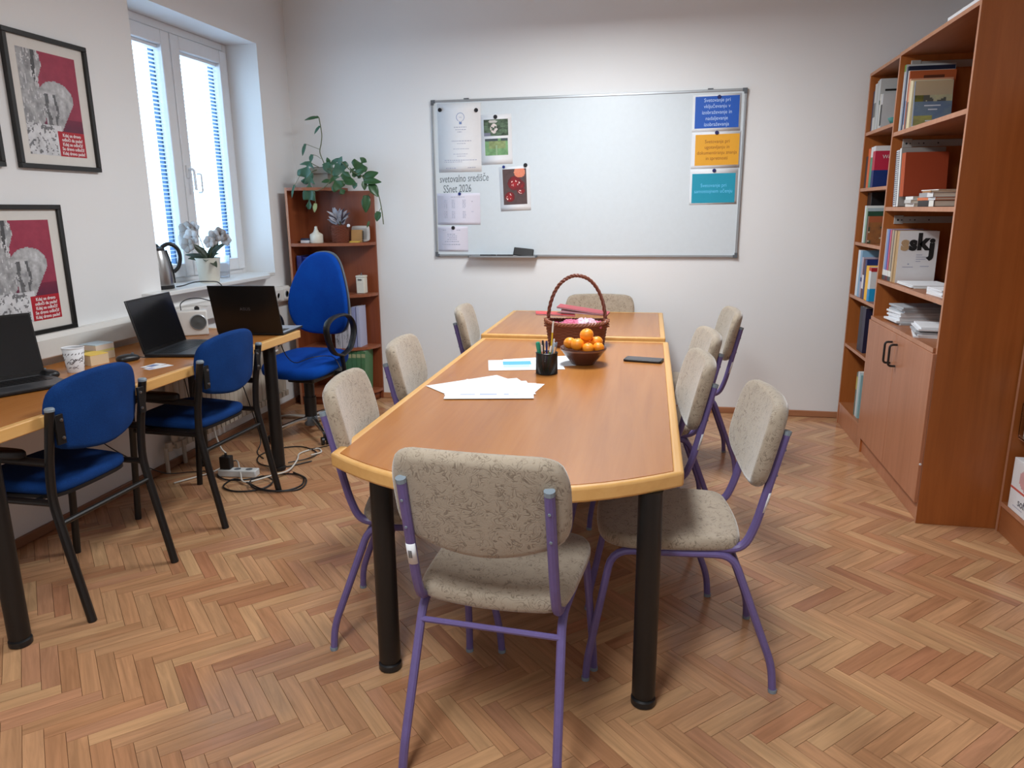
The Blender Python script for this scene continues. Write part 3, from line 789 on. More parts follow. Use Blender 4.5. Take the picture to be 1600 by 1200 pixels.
rp = sheet('photo_sheet', 'white sheet with a dark photo of shiny red fruit, on the whiteboard', 'photo sheet', -1.225, -0.995, 1.49, 1.808, R(-2), curl=0.0)
def photo_c(u, v):
    g = fbm(u*10, v*14, 4)
    if (u-0.72)**2/0.055+(v-0.10)**2/0.022 < 1: return (226, 160-40*g, 130-40*g)
    for cx, cy, r in ((0.5, 0.40, 0.30), (0.72, 0.46, 0.2), (0.27, 0.78, 0.21), (0.75, 0.62, 0.16)):
        d = ((u-cx)**2+((v-cy)*1.5)**2)**0.5
        if d < r:
            if (d < r*0.75) and fbm(u*13, v*18, 8) > 0.66: return (250, 226, 220)
            return (196-60*g-60*(d/r), 34, 40)
    return (78+20*g, 62+14*g, 62+14*g)
paint('photo_print', 0.178, 0.255, 36, 50, photo_c, rp, T_((0.0, -0.0012, 0.014)))
tb = sheet('timetable_sheet', 'pale lilac timetable sheet under the handwriting on the whiteboard', 'notice', -1.713, -1.378, 1.39, 1.622, curl=0, mat=LILAC)
rows = [(-0.06, 0.05, 0.088, 0.004)]
for zz in (0.065, 0.054, 0.043, 0.032, 0.021, 0.010, -0.020, -0.031, -0.042, -0.053, -0.064): rows += [(-0.115, -0.09, zz, 0.005), (-0.055, -0.03, zz, 0.005), (0.03, 0.055, zz, 0.005)]
rows += [(0.10, 0.115, 0.055, 0.005), (0.10, 0.115, -0.02, 0.005)]
lines(tb, rows)
ns = sheet('notice_sheet', 'small lilac notice sheet in the lower left corner of whiteboard', 'notice', -1.715, -1.479, 1.19, 1.378, curl=0, mat=LILAC)
lines(ns, [(-0.08, -0.05, 0.066, 0.006), (0.03, 0.06, 0.066, 0.006), (-0.045, 0.02, 0.035, 0.006), (-0.045, 0.03, 0.022, 0.005), (-0.03, 0.03, 0.009, 0.005), (-0.045, 0.03, -0.004, 0.005), (-0.065, 0.045, -0.02, 0.007), (-0.085, 0.06, -0.042, 0.007)])
def card(lab, x0, x1, z0, z1, px0, px1, pz0, pz1, rgb, body, trgb, size, curl=0.0):
    t = sheet('counselling_card', lab, 'card', px0, px1, pz0, pz1, R(-0.6), curl=curl)
    cx, cz = (px0+px1)/2, (pz0+pz1)/2
    box('colour_panel', plain('card_panel_'+body[:0]+str(rgb[0]), rgb, 0.5), t, x0-cx, x1-cx, -0.0012, -0.0006, z0-cz, z1-cz, 0)
    text(body, size, plain('card_letter_'+str(trgb[0]), trgb, 0.6), t, T_(((x0+x1)/2-cx, -0.0014, (z0+z1)/2-cz-0.001)) @ UPRIGHT @ Matrix.Diagonal((0.90, 1.0, 1.0, 1)), space=1.14)
card('blue counselling card with white lettering, top right of whiteboard', 0.163, 0.456, 2.035, 2.243, 0.146, 0.468, 2.012, 2.255, (24, 88, 186), 'Svetovanje pri\nvključevanju v\nizobraževanje in\nnadaljevanje\nizobraževanja', (190, 214, 250), 0.0345)
card('orange counselling card with brown lettering, middle of the right column', 0.175, 0.470, 1.788, 1.994, 0.15, 0.478, 1.768, 2.012, (232, 166, 40), 'Svetovanje pri\nugotavljanju in\ndokumentiranju znanja\nin spretnosti', (150, 88, 20), 0.0325)
card('teal counselling card with pale lettering, lowest in the right column', 0.165, 0.459, 1.533, 1.733, 0.15, 0.474, 1.522, 1.766, (20, 150, 178), 'Svetovanje pri\nsamostojnem učenju', (110, 205, 250), 0.0345)
for x, z, r, mt, lab in ((-1.672, 2.218, 0.0145, MBLK, 'black round magnet in the top left corner of whiteboard'), (-1.395, 2.208, 0.0145, MBLK, 'black round magnet right of the light bulb notice'), (-1.252, 2.157, 0.0145, MBLK, 'black round magnet holding the two garden photos'),
    (-1.194, 1.805, 0.011, MBLU, 'small blue magnet on the red fruit photo sheet'), (-1.03, 1.815, 0.0145, MBLK, 'black round magnet right on the red fruit photo sheet'), (-1.536, 1.617, 0.0115, MBLU, 'blue magnet holding the lilac timetable sheet'), (-1.593, 1.367, 0.014, MBLK, 'black round magnet holding the lower small notice'),
    (0.32, 2.236, 0.013, MNAV, 'navy magnet on the blue counselling card'), (0.316, 2.004, 0.013, MNAV, 'navy magnet on the orange counselling card'), (0.312, 1.752, 0.013, MNAV, 'navy magnet on the teal counselling card')):
    magnet(x, z, r, mt, lab, -0.0182)
hw = plain('marker_ink_grey', (98, 108, 114), 0.6)
text('svetovalno središče', 0.066, hw, wbt, T_((-1.50, -0.0165, 1.728)) @ UPRIGHT @ RZ(R(1.5)) @ Matrix.Diagonal((0.72, 1.15, 1, 1)), shear=0.1, name='handwriting')
text('SSnet 2026', 0.066, hw, wbt, T_((-1.555, -0.0165, 1.653)) @ UPRIGHT @ RZ(R(1.5)) @ Matrix.Diagonal((0.74, 1.2, 1, 1)), shear=0.1, name='handwriting')

# ------------------------------------------------------------------ framed posters on the left wall
def poster_art(u, v):
    g = fbm(u*12, v*17, 1); g2 = fbm(u*24, v*30, 6); g3 = fbm(u*40, v*16, 8)
    if u > 0.52 and v > 0.755: return (176, 34, 48)
    e = ((u-0.58)/0.29)**2+((v-0.41)/0.145)**2
    edge = 0.88-0.95*max(0, v-0.46)
    crown = e < 1.0 or (0.36 < u < edge and 0.42 < v < 0.76)
    left = u < 0.33+0.04*math.sin(v*15)+0.03*g2
    if v > 0.70 and not (u > 0.60 and v < 0.755):
        k = 178+55*g
        if u < 0.48 and g2 > 0.60: k = 92+50*g3
        return (k, k, k+3)
    if crown or left:
        k = 112+95*g+22*(g3-0.5)
        if crown: k += 20*min(1, max(0, 1-e))+10
        wb = 0.018*math.sin(v*26)+0.05*(g2-0.5); trunk = abs(u-0.40-0.10*(v-0.5)+wb) < 0.032 or abs(u-0.56+0.05*(v-0.5)-wb) < 0.022+0.02*(g3-0.5)
        if trunk and 0.40 < v < 0.74: k = 78+45*g2
        if left and not crown and abs(u-0.27+0.02*math.sin(v*9)) < 0.028 and v < 0.3: k = 62+30*g2
        if left and g3 > 0.66: k = 205
        k = min(226, k); return (k, k, k+2)
    if v > 0.62: return (112+20*g-180*(v-0.62), 40, 64)
    return (146-14*v+24*g, 46+16*g, 70+14*g)
FRAMEM = plain('black_picture_frame', (26, 25, 24), 0.4); MATM = plain('white_picture_mount', (220, 216, 210), 0.8)
WH = plain('white_print', (236, 226, 226), 0.6)
def poster(label, y0, y1, z0, z1):
    t = thing('framed_poster', label, 'picture', (XL, (y0+y1)/2, (z0+z1)/2), R(90), 'black-framed posters on the left wall')
    w, h = y1-y0, z1-z0; b = 0.022
    fr = MB(); fr.box(-w/2, w/2, -0.024, 0, h/2-b, h/2); fr.box(-w/2, w/2, -0.024, 0, -h/2, -h/2+b); fr.box(-w/2, -w/2+b, -0.024, 0, -h/2+b, h/2-b); fr.box(w/2-b, w/2, -0.024, 0, -h/2+b, h/2-b)
    fr.build('picture_frame', FRAMEM, t, bevel=0.002)
    MB().box(-w/2+b, w/2-b, -0.010, -0.004, -h/2+b, h/2-b).build('mount', MATM, t, smooth=0)
    aw, ah = w*0.70, h*0.775
    art = paint('poster_print', aw, ah, 64, 96, poster_art, t, T_((-0.003, -0.0105, -0.002)))
    text('Kdaj se drevo\nodloči da pade?\nKdaj se odloči?\nSe drevo odloči?\nKdaj drevo pade?', ah*0.046, WH, t, T_((aw*0.253, -0.0112, -ah*0.382)) @ UPRIGHT @ Matrix.Diagonal((0.96, 1.0, 1, 1)), space=0.98, off=0.0005)
    return t
p1 = poster('black-framed winter tree poster on crimson, upper one beside the window', 2.925, 3.415, 1.703, 2.298)
dup(p1, (XL, 2.865, 1.243), R(90), 'black-framed winter tree poster on red, lower one above the trunking')
dup(p1, (XL, 2.598, 2.0), R(90), 'black-framed poster just cut off by the left photo edge')

# ------------------------------------------------------------------ shelving on the right
MY0, MY1, MX = 3.63, 4.745, 1.24
mu = thing('tall_bookcase', 'tall cherry bookcase with two lower doors and books, on the right', 'bookcase')
def board(par, x0, x1, y0, y1, z0, z1, name='shelf', mat=None):
    o = MB().box(x0+0.0012, x1, y0, y1, z0, z1).build(name, mat or CABY, par, smooth=0)
    MB().box(x0, x0+0.0013, y0, y1, z0, z1).build('edge_band', CABEDGE, o, smooth=0)
    return o
XB = XR-0.005
board(mu, MX, XB, MY0, MY0+0.019, 0, 2.33, 'side_panel', CAB); board(mu, MX, XB, MY1-0.019, MY1, 0, 2.33, 'side_panel', CAB)
board(mu, MX, XB, MY0+0.019, MY1-0.019, 2.311, 2.33, 'top_panel')
MB().box(XB-0.012, XB, MY0+0.019, MY1-0.019, 0.1, 2.311).build('back_panel', CAB, mu, smooth=0)
MS = [1.905, 1.495, 1.080]
for z in MS: board(mu, MX+0.002, XB-0.012, MY0+0.019, MY1-0.019, z-0.022, z)
board(mu, MX-0.012, XB-0.012, MY0+0.019, MY1-0.019, 0.838, 0.86, 'counter_board')
MB().box(MX+0.012, MX+0.03, MY0+0.019, MY1-0.019, 0, 0.10).build('plinth', DOORM, mu, smooth=0)
MB().box(MX, XB-0.012, MY0+0.019, MY1-0.019, 0.10, 0.118).build('base_board', CABY, mu, smooth=0)
mid = (MY0+MY1)/2+0.005
for y0, y1, hy in ((MY0+0.002, mid-0.0015, mid-0.045), (mid+0.0015, MY1-0.002, mid+0.045)):
    d = MB().box(MX-0.016, MX-0.0005, y0, y1, 0.105, 0.836).build('door', DOORM, mu, bevel=0.0015)
    MB().tube(fillet([(MX-0.019, hy, 0.785), (MX-0.055, hy, 0.785), (MX-0.055, hy, 0.67), (MX-0.019, hy, 0.67)], 0.022), 0.006, 8).build('door_handle', BLACKP, d)
MB().lathe([(0.006, 0), (0.005, 0.003)], 10, (MX-0.010, MY0+0.0021, 0.30), RX(PI/2)).build('screw_cap', PAPER, mu)
RAILM = plain('grey_steel_runner', (176, 173, 169), 0.45, 0.3)
for z in (2.262, 1.848, 1.425):
    m = MB(); m.box(1.30, 1.86, MY1-0.025, MY1-0.019, z-0.022, z+0.016); m.box(1.295, 1.345, MY1-0.027, MY1-0.019, z-0.026, z+0.022)
    o = m.build('drawer_runner', RAILM, mu, bevel=0.002)
    m = MB()
    for x, r in ((1.315, 0.006), (1.335, 0.004), (1.38, 0.003), (1.405, 0.004), (1.48, 0.004), (1.62, 0.004)): m.lathe([(r, 0), (r, 0.0006)], 10, (x, MY1-0.0265, z-0.004), RX(PI/2))
    m.build('runner_holes', INK, o, smooth=0)
fl = thing('flat_parcel', 'flat white packet lying on top of the tall bookcase', 'packet', (1.38, 3.88, 2.33))
MB().box(-0.13, 0.13, -0.22, 0.18, 0, 0.022).build('packet_body', PAPER, fl, bevel=0.002); MB().box(-0.13, 0.13, -0.02, 0.01, 0.022, 0.0226).build('packet_flap', MATM, fl, smooth=0)

LY0, LY1 = 4.747, 5.41
lu = thing('narrow_bookcase', 'narrow open cherry bookcase standing against the back wall', 'bookcase')
LX = MX+0.008
board(lu, LX, XB, LY0, LY0+0.019, 0, 2.33, 'side_panel', CAB); board(lu, LX, XB, LY1-0.019, LY1, 0, 2.33, 'side_panel', CAB)
board(lu, LX, XB, LY0+0.019, LY1-0.019, 2.311, 2.33, 'top_panel')
MB().box(XB-0.012, XB, LY0+0.019, LY1-0.019, 0.1, 2.311).build('back_panel', CAB, lu, smooth=0)
LS = [1.965, 1.615, 1.268, 0.918, 0.576, 0.15]
for z in LS: board(lu, LX+0.002, XB-0.012, LY0+0.019, LY1-0.019, z-0.020, z)
MB().box(LX+0.004, LX+0.022, LY0+0.019, LY1-0.019, 0, 0.13).build('plinth', DOORM, lu, smooth=0)

ru = thing('low_bookcase', 'cherry shelf unit at the right picture edge holding boxes', 'bookcase')
RX_ = 1.585
board(ru, RX_, XB, 3.600, 3.619, 0, 2.0, 'side_panel', CAB); board(ru, RX_, XB, 2.45, 2.469, 0, 2.0, 'side_panel', CAB)
board(ru, RX_, XB, 2.469, 3.600, 0.13, 0.15); board(ru, RX_+0.03, XB-0.012, 2.469, 3.600, 0.46, 0.48); board(ru, RX_+0.03, XB-0.012, 2.469, 3.600, 0.90, 0.92); board(ru, RX_+0.03, XB-0.012, 2.469, 3.600, 1.40, 1.42)
board(ru, RX_, XB, 2.469, 3.600, 1.981, 2.0, 'top_panel')
MB().box(XB-0.012, XB, 2.469, 3.600, 0.15, 1.981).build('back_panel', CAB, ru, smooth=0)
MB().box(RX_+0.006, RX_+0.024, 2.469, 3.600, 0, 0.13).build('plinth', CABY, ru, smooth=0)
# box with lettering on the low shelf, clear holder above
bx = thing('product_box', 'white carton with a red stripe on the bottom shelf at the right edge', 'box', (RX_+0.004, 3.545, 0.15))
MB().box(0, 0.14, -0.40, 0, 0, 0.24).build('carton', PAPER, bx, bevel=0.002)
MB().box(-0.0008, 0, -0.399, -0.001, 0.098, 0.108).build('red_stripe', plain('coral_print', (206, 96, 84), 0.5), bx, smooth=0)
BXM = T_((-0.0009, 0, 0)) @ RZ(R(-90)) @ UPRIGHT
text('softe', 0.052, plain('dark_grey_print', (88, 86, 96), 0.6), bx, T_((-0.001, -0.085, 0.055)) @ RZ(R(-90)) @ UPRIGHT, align='LEFT')
def boxpic(u, v):
    g = fbm(u*5, v*5, 3)
    d = ((u-0.6)/0.55)**2+((v-0.55)/0.6)**2
    if d < 0.5: return (196-70*g, 120-50*g, 110-40*g)
    if d < 1: return (190+30*g, 160, 160)
    return (228, 228, 230)
paint('box_picture', 0.34, 0.115, 30, 14, boxpic, bx, T_((-0.0009, -0.22, 0.172)) @ RZ(R(-90)))
lines2 = MB()
for k in range(9): lines2.box(-0.0009, -0.0004, -0.045-0.01*k-0.007, -0.045-0.01*k, 0.024, 0.028)
lines2.build('printed_text', GREYINK, bx, smooth=0)['kind'] = 'stuff'
ah = thing('acrylic_holder', 'clear acrylic brochure holder on the shelf at the right edge', 'brochure holder', (RX_+0.035, 3.555, 0.48))
AC = glass('clear_acrylic', (235, 235, 238), 0.02, 1.3)
m = MB(); m.box(-0.03, 0.12, -0.24, 0, 0, 0.004); m.box(-0.03, -0.026, -0.24, 0, 0.004, 0.16); m.box(0.116, 0.12, -0.24, 0, 0.004, 0.3); m.box(-0.026, 0.116, -0.004, 0, 0.004, 0.16); m.box(-0.026, 0.116, -0.24, -0.236, 0.004, 0.16)
m.build('holder', AC, ah, smooth=0)
br = thing('brochures', 'stack of pale brochures standing in the clear holder', 'brochures', (RX_+0.035, 3.545, 0.4845)); 
MB().box(-0.02, 0.05, -0.215, -0.02, 0, 0.21).build('brochure_stack', MATM, br, bevel=0.001)

# ------------------------------------------------------------------ books
def book(label, loc, t, d, h, rgb, lean=0, rot=-90, spine=None, front=None, kind='book', group=None, flat=False, pages=PAGES, spine_x=1.0):
    """local frame: x thickness, y depth (0 = spine), z height; front cover looks along +x"""
    rt = (0, R(-lean), R(rot)) if not flat else (0, R(90), R(rot))
    o = thing(kind, label, 'book' if kind == 'book' else kind.split('_')[-1], loc, rt, group)
    c = min(0.0022, t*0.2); cm = plain('cover_'+'_'.join(str(int(x)) for x in rgb), rgb, 0.42)
    m = MB(); m.box(0, c, 0, d, 0, h); m.box(t-c, t, 0, d, 0, h); m.box(c, t-c, 0, c, 0, h)
    m.build('cover', cm, o, smooth=0)
    MB().box(c, t-c, c, d-0.004, 0.003, h-0.003).build('pages', pages, o, smooth=0)
    for z0, z1, col in (spine or []):
        MB().box(0.0006, (t-0.0006)*spine_x, -0.0005, 0, z0*h, z1*h).build('spine_band', plain('band_'+'_'.join(str(int(x)) for x in col), col, 0.5), o, smooth=0)
    for y0, y1, z0, z1, col in (front or []):
        MB().box(t, t+0.0005, y0*d, y1*d, z0*h, z1*h).build('cover_panel', plain('band_'+'_'.join(str(int(x)) for x in col), col, 0.45), o, smooth=0)
    return o
def ctext(o, body, size, mat, t, y, z, xs=1.0, **k): return text(body, size, mat, o, T_((t+0.0007, y, z)) @ RZ(R(90)) @ UPRIGHT @ Matrix.Diagonal((xs, 1, 1, 1)), **k)
def row(x, y, z, items, group=None):
    """a row of upright books starting at y and coming towards the viewer"""
    out = []
    for it in items:
        it = dict(it); gap = it.pop('gap', 0.0015); t = it['t']; dx = it.pop('dx', 0)
        a = R(it.get('lean', 0)); y -= gap
        out.append(book(loc=(x+dx, y, z+0.0006), group=group, **it)); y -= t*math.cos(a)+0.0
    return out, y
# M unit, top compartment
g = 'books in the top compartment of the tall bookcase'
r_, y = row(1.262, 4.712, MS[0], [
 dict(label='thin pale file with a green tab against the left panel, tallest in the row', t=0.028, d=0.25, h=0.352, rgb=(196, 200, 200), spine=[(0.9, 1, (110, 150, 70))]),
 dict(label='light blue paperback at the left of the topmost row', t=0.02, d=0.235, h=0.325, rgb=(150, 172, 206), dx=0.004),
 dict(label='large navy hardback behind the orange book', t=0.026, d=0.232, h=0.335, rgb=(22, 34, 58)),
 dict(label='white-spined brochure next to the navy hardback', t=0.016, d=0.225, h=0.31, rgb=(214, 214, 208), spine=[(0.1, 0.5, (120, 150, 190))]),
 dict(label='tall orange-brown album behind the seaside book', t=0.018, d=0.228, h=0.305, rgb=(178, 92, 52), front=[(0.3, 0.75, 0.87, 0.92, (92, 48, 30))]),
 dict(label='pink-edged booklet in the topmost row', t=0.022, d=0.21, h=0.262, rgb=(214, 160, 130), spine=[(0.0, 0.55, (96, 86, 92))]),
 dict(label='cream paperback standing behind the seaside book', t=0.024, d=0.19, h=0.25, rgb=(222, 208, 168)),
 dict(label='second cream paperback touching the seaside book', t=0.02, d=0.19, h=0.245, rgb=(228, 216, 180)),
], g)
def sea(u, v):
    k = fbm(u*7, v*9, 3)
    if v < 0.3: return (190-30*v, 172-20*v, 140)
    if u < 0.22+0.2*(0.45-v)*0 and v < 0.45: return (60+70*k, 66+60*k, 50)
    if v < 0.45: return (150+40*k, 150+40*k, 145) if k > 0.5 else (86, 88, 84)
    if v > 0.75 and u < 0.5: return (120+60*k, 118+60*k, 92)
    return (92+30*k, 112+30*k, 150)
sb = book('seaside landscape book leaning in front of the topmost row', (1.268, y-0.03, MS[0]+0.001), 0.016, 0.185, 0.238, (120, 130, 150), lean=6)
paint('cover_print', 0.183, 0.236, 30, 36, sea, sb, T_((0.0167, 0.0925, 0.119)) @ RZ(R(90)))
m = MB()
for y0, y1, z in ((0.05, 0.13, 0.108), (0.07, 0.115, 0.088), (0.06, 0.09, 0.03)): m.box(0.0168, 0.0170, y0, y1, z, z+0.006)
m.build('printed_text', plain('pale_cover_print', (206, 214, 226), 0.5), sb, smooth=0)['kind'] = 'stuff'
book('flat white booklet lying at the front of the topmost shelf', (1.262, y-0.055, MS[0]+0.008), 0.008, 0.21, 0.11, (214, 214, 206), rot=-84, flat=True)
# second compartment
g = 'books in the second compartment of the tall bookcase'
book('thin red book at the far left of the second compartment', (1.30, 4.712, MS[1]+0.001), 0.02, 0.2, 0.24, (176, 44, 40), group=g)
book('second thin red book beside the spiral notebooks', (1.295, 4.688, MS[1]+0.001), 0.014, 0.2, 0.26, (196, 60, 52), group=g)
RINGM = plain('spiral_wire', (70, 86, 110), 0.4, 0.6)
def spiralbook(label, y, t, rgb, lean, d=0.215, h=0.31, x=1.262):
    o = book(label, (x, y, MS[1]+0.001), t, d, h, rgb, lean=lean, kind='spiral_notebook', group='spiral notebooks')
    m = MB()
    for k in range(26):
        z = 0.012+k*(h-0.024)/25; m.tube([(t/2+(t/2+0.003)*math.cos(a), 0.004+0.010*math.sin(a), z) for a in [2*PI*q/8 for q in range(8)]], 0.0013, 5, closed=True)
    m.build('spiral_binding', RINGM, o)
spiralbook('white spiral notebook farther from the orange magazines', 4.655, 0.018, (226, 228, 232), 7)
spiralbook('white spiral notebook nearer the orange magazines', 4.632, 0.022, (232, 232, 234), 7)
book('grey-covered file standing behind the orange magazines', (1.266, 4.605, MS[1]+0.001), 0.028, 0.225, 0.318, (150, 146, 142), lean=7, spine=[(0, 1, (230, 230, 228))], group=g)
# flat piles in front
def flatpile(x, y, z, items, group, rot=-90):
    for lab, t, d, h, rgb, sp, dx, dr in items:
        book(lab, (x+dx, y, z+t), t, d, h, rgb, rot=rot+dr, flat=True, spine=sp, group=group); z += t+0.0006
    return z
zz = flatpile(1.262, 4.47, MS[1]+0.0008, [
 ('white paperback lying lowest under the orange magazines', 0.018, 0.2, 0.13, (222, 220, 214), None, 0.012, 2),
 ('grey and white paperback lying under the orange magazines', 0.018, 0.2, 0.125, (206, 204, 200), None, 0.006, -2),
 ('white notepad lying topmost under the orange magazines', 0.016, 0.19, 0.12, (232, 230, 226), None, 0.01, 1)], 'paperbacks lying under the magazines')
yq = 4.572
for k in range(4):
    book('brick-red magazine with an orange spine, '+('farthest of the four', 'second from the back', 'third from the back', 'nearest, its cover showing')[k], (1.268, yq, zz+0.001), 0.014, 0.215, 0.235, (150, 62, 34), lean=7, kind='magazine', group='brick-red magazines', spine=[(0, 1, (230, 108, 46))], spine_x=0.42); yq -= 0.0165
zq = flatpile(1.262, 4.235, MS[1]+0.0008, [
 ('black book with a white spine label lying under the orange book', 0.03, 0.2, 0.24, (28, 24, 24), [(0.70, 0.98, (224, 222, 214))], 0.004, 0),
 ('orange and white book lying on the black book', 0.014, 0.2, 0.24, (208, 110, 60), [(0.62, 1, (206, 208, 210))], 0.0, 2),
 ('grey paperback lying on the orange book', 0.022, 0.2, 0.235, (160, 160, 162), [(0.6, 1, (222, 222, 222))], 0.006, -2),
 ('brown booklet topmost on the pile of flat books', 0.009, 0.19, 0.23, (170, 118, 62), None, 0.02, -8),
 ('white leaflet lying on the brown booklet', 0.005, 0.19, 0.19, (226, 224, 220), None, 0.014, 6)], 'books lying flat in the second compartment')
# third compartment
g = 'dictionary volumes in the third compartment'
W_, D_ = (226, 226, 222), (70, 74, 80)
sp = [(0.09, 0.20, W_), (0.0, 0.085, D_)]
r_, y = row(1.262, 4.722, MS[2], [
 dict(label='pale grey dictionary volume at the far left of its row', t=0.022, d=0.19, h=0.29, rgb=(190, 192, 196), spine=sp),
 dict(label='light blue dictionary volume, second in its row', t=0.034, d=0.19, h=0.288, rgb=(126, 152, 206), spine=sp),
 dict(label='violet-blue dictionary volume between light blue and pink', t=0.018, d=0.19, h=0.288, rgb=(84, 74, 150), spine=[(0.09, 0.2, W_), (0, 0.085, (96, 40, 44))]),
 dict(label='pink-red dictionary volume beside the thin maroon one', t=0.026, d=0.19, h=0.288, rgb=(200, 92, 116), spine=[(0.09, 0.2, W_), (0, 0.085, (96, 40, 44))]),
 dict(label='thin maroon volume beside the pink one', t=0.010, d=0.19, h=0.287, rgb=(108, 40, 52), spine=sp),
 dict(label='beige dictionary volume with a white label band', t=0.026, d=0.19, h=0.287, rgb=(176, 158, 136), spine=sp),
 dict(label='dark grey dictionary volume right of the beige one', t=0.02, d=0.19, h=0.286, rgb=(112, 104, 98), spine=sp),
 dict(label='sand-coloured dictionary volume without a label', t=0.026, d=0.19, h=0.285, rgb=(190, 164, 128)),
], g)
sk = book('white dictionary with large letters sskj on its cover', (1.268, y-0.003, MS[2]+0.0006), 0.042, 0.2, 0.284, (226, 226, 228), spine=[(0, 1, (186, 152, 108))], lean=0)
serif = plain('black_print', (20, 20, 22), 0.6); tan = plain('tan_print', (184, 152, 114), 0.6)
def boldtext(o, body, size, mat, y, z, t, xs=1.0, off=0.006):
    return ctext(o, body, size, mat, t, y, z, xs=xs, off=off)
boldtext(sk, 's', 0.105, tan, 0.032, 0.215, 0.0422, 0.95); boldtext(sk, 's', 0.105, serif, 0.074, 0.215, 0.0422, 0.95); boldtext(sk, 'k', 0.122, serif, 0.122, 0.222, 0.0422, 0.95); boldtext(sk, 'j', 0.125, serif, 0.170, 0.196, 0.0422, 1.1)
m = MB()
for k, (a, b, z) in enumerate([(0.095, 0.125, 0.155), (0.095, 0.155, 0.143), (0.095, 0.145, 0.131), (0.095, 0.12, 0.119), (0.03, 0.085, 0.088), (0.12, 0.165, 0.092)]): m.box(0.0422, 0.0426, a, b, z-0.002, z+0.002)
m.box(0.0422, 0.0426, 0.055, 0.063, 0.1, 0.108); m.build('printed_text', GREYINK, sk, smooth=0)['kind'] = 'stuff'
mg = thing('magazine_pile', 'few white magazines lying in front of the white dictionary', 'magazines', (1.262, 4.30, MS[2]+0.0008))
for k in range(4): MB().box(0.0, 0.2, -0.15, 0.12, 0.004*k, 0.004*k+0.0034, T_((0.012*hsh(k, 1), 0.03*hsh(k, 2), 0)) @ RZ(R(6*hsh(k, 3)-3))).build('magazine', PAPER if k % 2 else MATM, mg, smooth=0)
pd = thing('notepad_stack', 'white notepad stack at the right end of the dictionary shelf', 'notepads', (1.264, 3.92, MS[2]+0.0008))
for k in range(5): MB().box(0.0, 0.15, -0.18, 0.02, 0.007*k, 0.007*k+0.006, RZ(R(3*hsh(k, 5)))).build('notepad', PAPER, pd, smooth=0)
# counter: paper stacks
def paperstack(lab, x, y, z, n, w, d, th, rot, spread, name='paper_stack', seed=0):
    t = thing(name, lab, 'papers', (x, y, z+0.0006), R(rot))
    for k in range(n):
        M = T_(((hsh(k, seed)-0.5)*spread, (hsh(k, seed+7)-0.5)*spread, 0)) @ RZ(R((hsh(k, seed+3)-0.5)*8))
        b = MB().box(-w/2, w/2, -d/2, d/2, th*k, th*k+th*0.9, M).build('paper_bundle', PAPER if hsh(k, seed+9) > 0.3 else plain('greyish_paper', (176, 178, 182), 0.7), t, smooth=0)
    return t
paperstack('stack of white booklets on the counter, farther stack', 1.42, 4.46, 0.86, 9, 0.30, 0.2, 0.011, 4, 0.03, seed=1)
paperstack('loose white papers on the counter, nearer stack', 1.42, 4.02, 0.86, 6, 0.31, 0.225, 0.009, -12, 0.035, seed=4)
bkf = thing('black_folder', 'black folder under the loose papers on the counter', 'folder', (1.50, 3.80, 0.8606), R(-6)); MB().box(-0.16, 0.16, -0.11, 0.11, 0, 0.012).build('folder_cover', BLACKP, bkf, bevel=0.002); MB().box(-0.15, 0.15, -0.1, 0.1, 0.0125, 0.016).build('folder_paper', plain('greyish_paper', (176, 178, 182), 0.7), bkf, smooth=0)
# ------------------------------------------------------------------ narrow bookcase books
g = 'books in the top compartment of the narrow bookcase'
r_, y = row(LX+0.025, 5.385, LS[0], [
 dict(label='dark blue thin binder, farthest in the narrow bookcase top', t=0.03, d=0.2, h=0.25, rgb=(70, 78, 100)),
 dict(label='white magazine file in the narrow bookcase top', t=0.05, d=0.24, h=0.29, rgb=(206, 208, 206), spine=[(0.3, 0.6, (120, 124, 124))]),
 dict(label='pale grey magazine with a ragged spine', t=0.03, d=0.23, h=0.30, rgb=(186, 190, 186)),
 dict(label='white journal with a dark green band on its cover', t=0.04, d=0.235, h=0.305, rgb=(196, 200, 200), front=[(0.0, 1, 0.5, 0.58, (50, 96, 62)), (0.12, 0.7, 0.76, 0.80, (30, 32, 32))]),
 dict(label='white leaning leaflet holder beside the green-banded journal', t=0.02, d=0.2, h=0.21, rgb=(222, 222, 216), gap=0.02),
 dict(label='black and white brochure near the front of the narrow top', t=0.035, d=0.2, h=0.205, rgb=(200, 202, 204), spine=[(0.1, 0.7, (60, 64, 66))], gap=0.01),
], g)
bw = thing('teal_bowl', 'shallow teal bowl on the top shelf of the narrow bookcase', 'bowl', (LX+0.10, 4.93, LS[0]+0.001))
MB().lathe([(0.04, 0), (0.075, 0.012), (0.09, 0.04), (0.087, 0.04), (0.072, 0.016), (0.038, 0.006)], 28, cap1=False).build('bowl_body', plain('teal_glaze', (70, 150, 146), 0.3), bw, smooth=60)
MB().lathe([(0.042, -0.0005), (0.042, 0.004)], 24).build('bowl_foot', PAPER, bw)
g = 'books in the second compartment of the narrow bookcase'
r_, y = row(LX+0.02, 5.385, LS[1], [
 dict(label='slim charcoal folder, far left on the second narrow shelf', t=0.05, d=0.2, h=0.20, rgb=(62, 60, 62)),
 dict(label='bright orange book on the second narrow shelf', t=0.055, d=0.2, h=0.245, rgb=(220, 104, 54), lean=2),
 dict(label='green and white textbook beside the orange book', t=0.05, d=0.2, h=0.25, rgb=(74, 150, 122), spine=[(0.75, 1, (226, 226, 226))]),
 dict(label='red and blue dictionary facing out on the second narrow shelf', t=0.055, d=0.2, h=0.252, rgb=(190, 44, 72), spine=[(0, 0.42, (24, 46, 112)), (0.88, 1, (222, 222, 224))], front=[(0, 1, 0, 0.42, (24, 50, 116)), (0, 1, 0.88, 1, (226, 226, 226))]),
], g)
